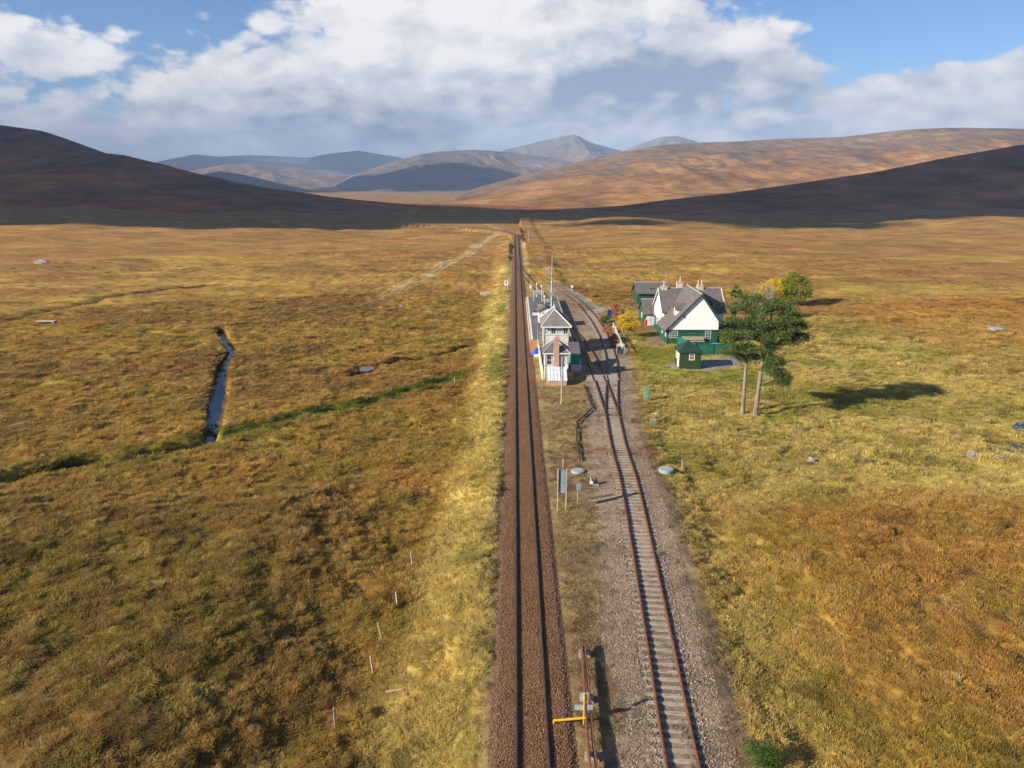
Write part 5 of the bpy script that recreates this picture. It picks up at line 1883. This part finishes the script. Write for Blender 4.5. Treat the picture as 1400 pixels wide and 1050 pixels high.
ALL = []
EXCL = [(3.6, 9.8, 93.4, 190), (2.3, 5, 111, 190), (23.7, 27.2, 102.7, 106.3), (25, 37, 118.7, 134.6), (24, 27.4, 135, 141.6), (26.8, 34.6, 160.5, 167.5)]
for d0, d1, per, s0, s1 in ((22, 45, 20, .62, .85), (45, 75, 11, .75, .95), (75, 120, 5.0, .95, 1.25), (120, 190, 1.8, 1.25, 1.8), (190, 300, .30, 1.2, 1.8)):
    area = R(80) / 2 * (d1 * d1 - d0 * d0)
    n = int(area * per)
    x, y = wedge(n, d0, d1)
    c, g = ground(x, y)
    cl = np.clip(.85 + fbm(x, y, 3.0, 3, 171) * .8, .45, 1)
    keep = rs.random(n) < g * cl
    for a0, a1, c0, c1 in EXCL:
        keep &= ~((x > a0) & (x < a1) & (y > c0) & (y < c1))
    keep &= ~((np.abs(x - np.interp(y, MAIN[:, 1], MAIN[:, 0])) < 2.35))
    x, y, c, g = x[keep], y[keep], c[keep], g[keep]
    n = len(x)
    z = H(x, y)
    lum = np.clip(rs.normal(1.0, .12, n), .65, 1.4)[:, None]
    warm = rs.random(n)[:, None]
    col = c * lum * (1 + (warm - .5) * np.array([.14, .0, -.22]))
    pick = (rs.random(n) < .05)[:, None]
    col = np.where(pick, col * .5 + np.array([.42, .30, .11]) * .5, col)
    hc = fbm(x, y, 3.6, 3, 301)
    dk = sst(hc, .24, .42)[:, None] * (g > .8)[:, None] * .55
    col = col * (1 - dk) + np.array([.115, .085, .030]) * dk
    pa = sst(-hc, .24, .45)[:, None] * (g > .8)[:, None] * .4
    col = col * (1 - pa) + np.array([.60, .44, .16]) * pa
    t_ = rs.random(n)
    tall = np.clip(.75 + fbm(x, y, 5, 2, 181) * .9, .35, 1.5) * (.5 + .5 * np.clip(g, 0, 1))
    s = (s0 + (s1 - s0) * t_) * np.clip(rs.normal(1, .22, n), .5, 1.7)
    far = np.interp(np.hypot(x, y), [50, 120, 250], [1, .7, .3])
    scl = np.stack([s * 1.1, s * 1.1, s * tall * far], 1)
    rot = np.stack([rs.normal(0, .12, n), rs.normal(0, .12, n), rs.uniform(-1.7, 1.7, n)], 1)
    ALL.append((np.stack([x, y, z], 1), rot, scl, np.clip(col, 0.005, .8)))
pos, rot, scl, col = (np.concatenate(k) for k in zip(*ALL))
print('tufts', len(pos))
srcs = [tuft_mesh(k, 54, h, sp, w, ln) for k, (h, sp, w, ln) in enumerate(((.27, .40, .013, .15), (.32, .34, .012, .25), (.21, .46, .014, .1), (.27, .38, .013, .2)))]
scatter('moor_grass', pos, rot, scl, col, srcs)

# ballast stones: dense brown on the main line, greyer and sparser on the siding
n = 62000
y = np.concatenate([rs.uniform(22, 60, int(n * .72)), rs.uniform(60, 105, int(n * .28))])
x = XM + rs.uniform(-2.75, 2.7, n)
a = np.abs(x - XM)
keep = (np.abs(a - .755) > .13)
x, y, a = x[keep], y[keep], a[keep]
z = np.interp((x - XM), [p[0] for p in prof], [p[1] for p in prof])
n1 = len(x)
k = rs.random(n1)[:, None]
out = sst(a, 1.2, 2.0)[:, None]
c1 = np.array([.100, .050, .027]) * (1 - k) + np.array([.26, .148, .080]) * k
c2 = np.array([.065, .034, .024]) * (1 - k) + np.array([.28, .170, .112]) * k
cm = c1 * (1 - out) + c2 * out
n = 42000
y2 = np.concatenate([rs.uniform(24, 58, int(n * .7)), rs.uniform(58, 104, n - int(n * .7))])
sx2 = siding_x(y2)
x2 = sx2 + np.where(rs.random(n) < .14, rs.uniform(-6.0, -3.2, n), rs.uniform(-3.6, 2.7, n))
k = rs.random(n)[:, None]
cs = np.array([.12, .082, .060]) * (1 - k) + np.array([.41, .325, .26]) * k
keep = (np.abs(np.abs(x2 - sx2) - .755) > .12) & ((np.abs(x2 - sx2) > .7) | (rs.random(n) < .12))
keep &= (rs.random(n) < np.clip(1.1 - (sx2 - 2.0 - x2) * .6, .3, 1)) & (x2 > XM + 2.6) & ~((x2 < 9.8) & (y2 > 90))
x2, y2, cs = x2[keep], y2[keep], cs[keep]
z2 = H(x2, y2)
q2 = np.abs(x2 - siding_x(y2))
z2 = np.where(q2 < 1.5, np.maximum(z2, np.where(q2 > .95, SZ - .015, SZ - .075)), z2)
X, Y, Z = np.concatenate([x, x2]), np.concatenate([y, y2]), np.concatenate([z, z2])
N = len(X)
s = np.clip(rs.normal(.070, .020, N), .035, .13)
scatter('ballast_stones', np.stack([X, Y, Z + .006], 1), rs.uniform(0, 6.28, (N, 3)), np.stack([s * 1.2, s, s * .9], 1), np.concatenate([cm, cs]), [stone_mesh(k) for k in range(5)])
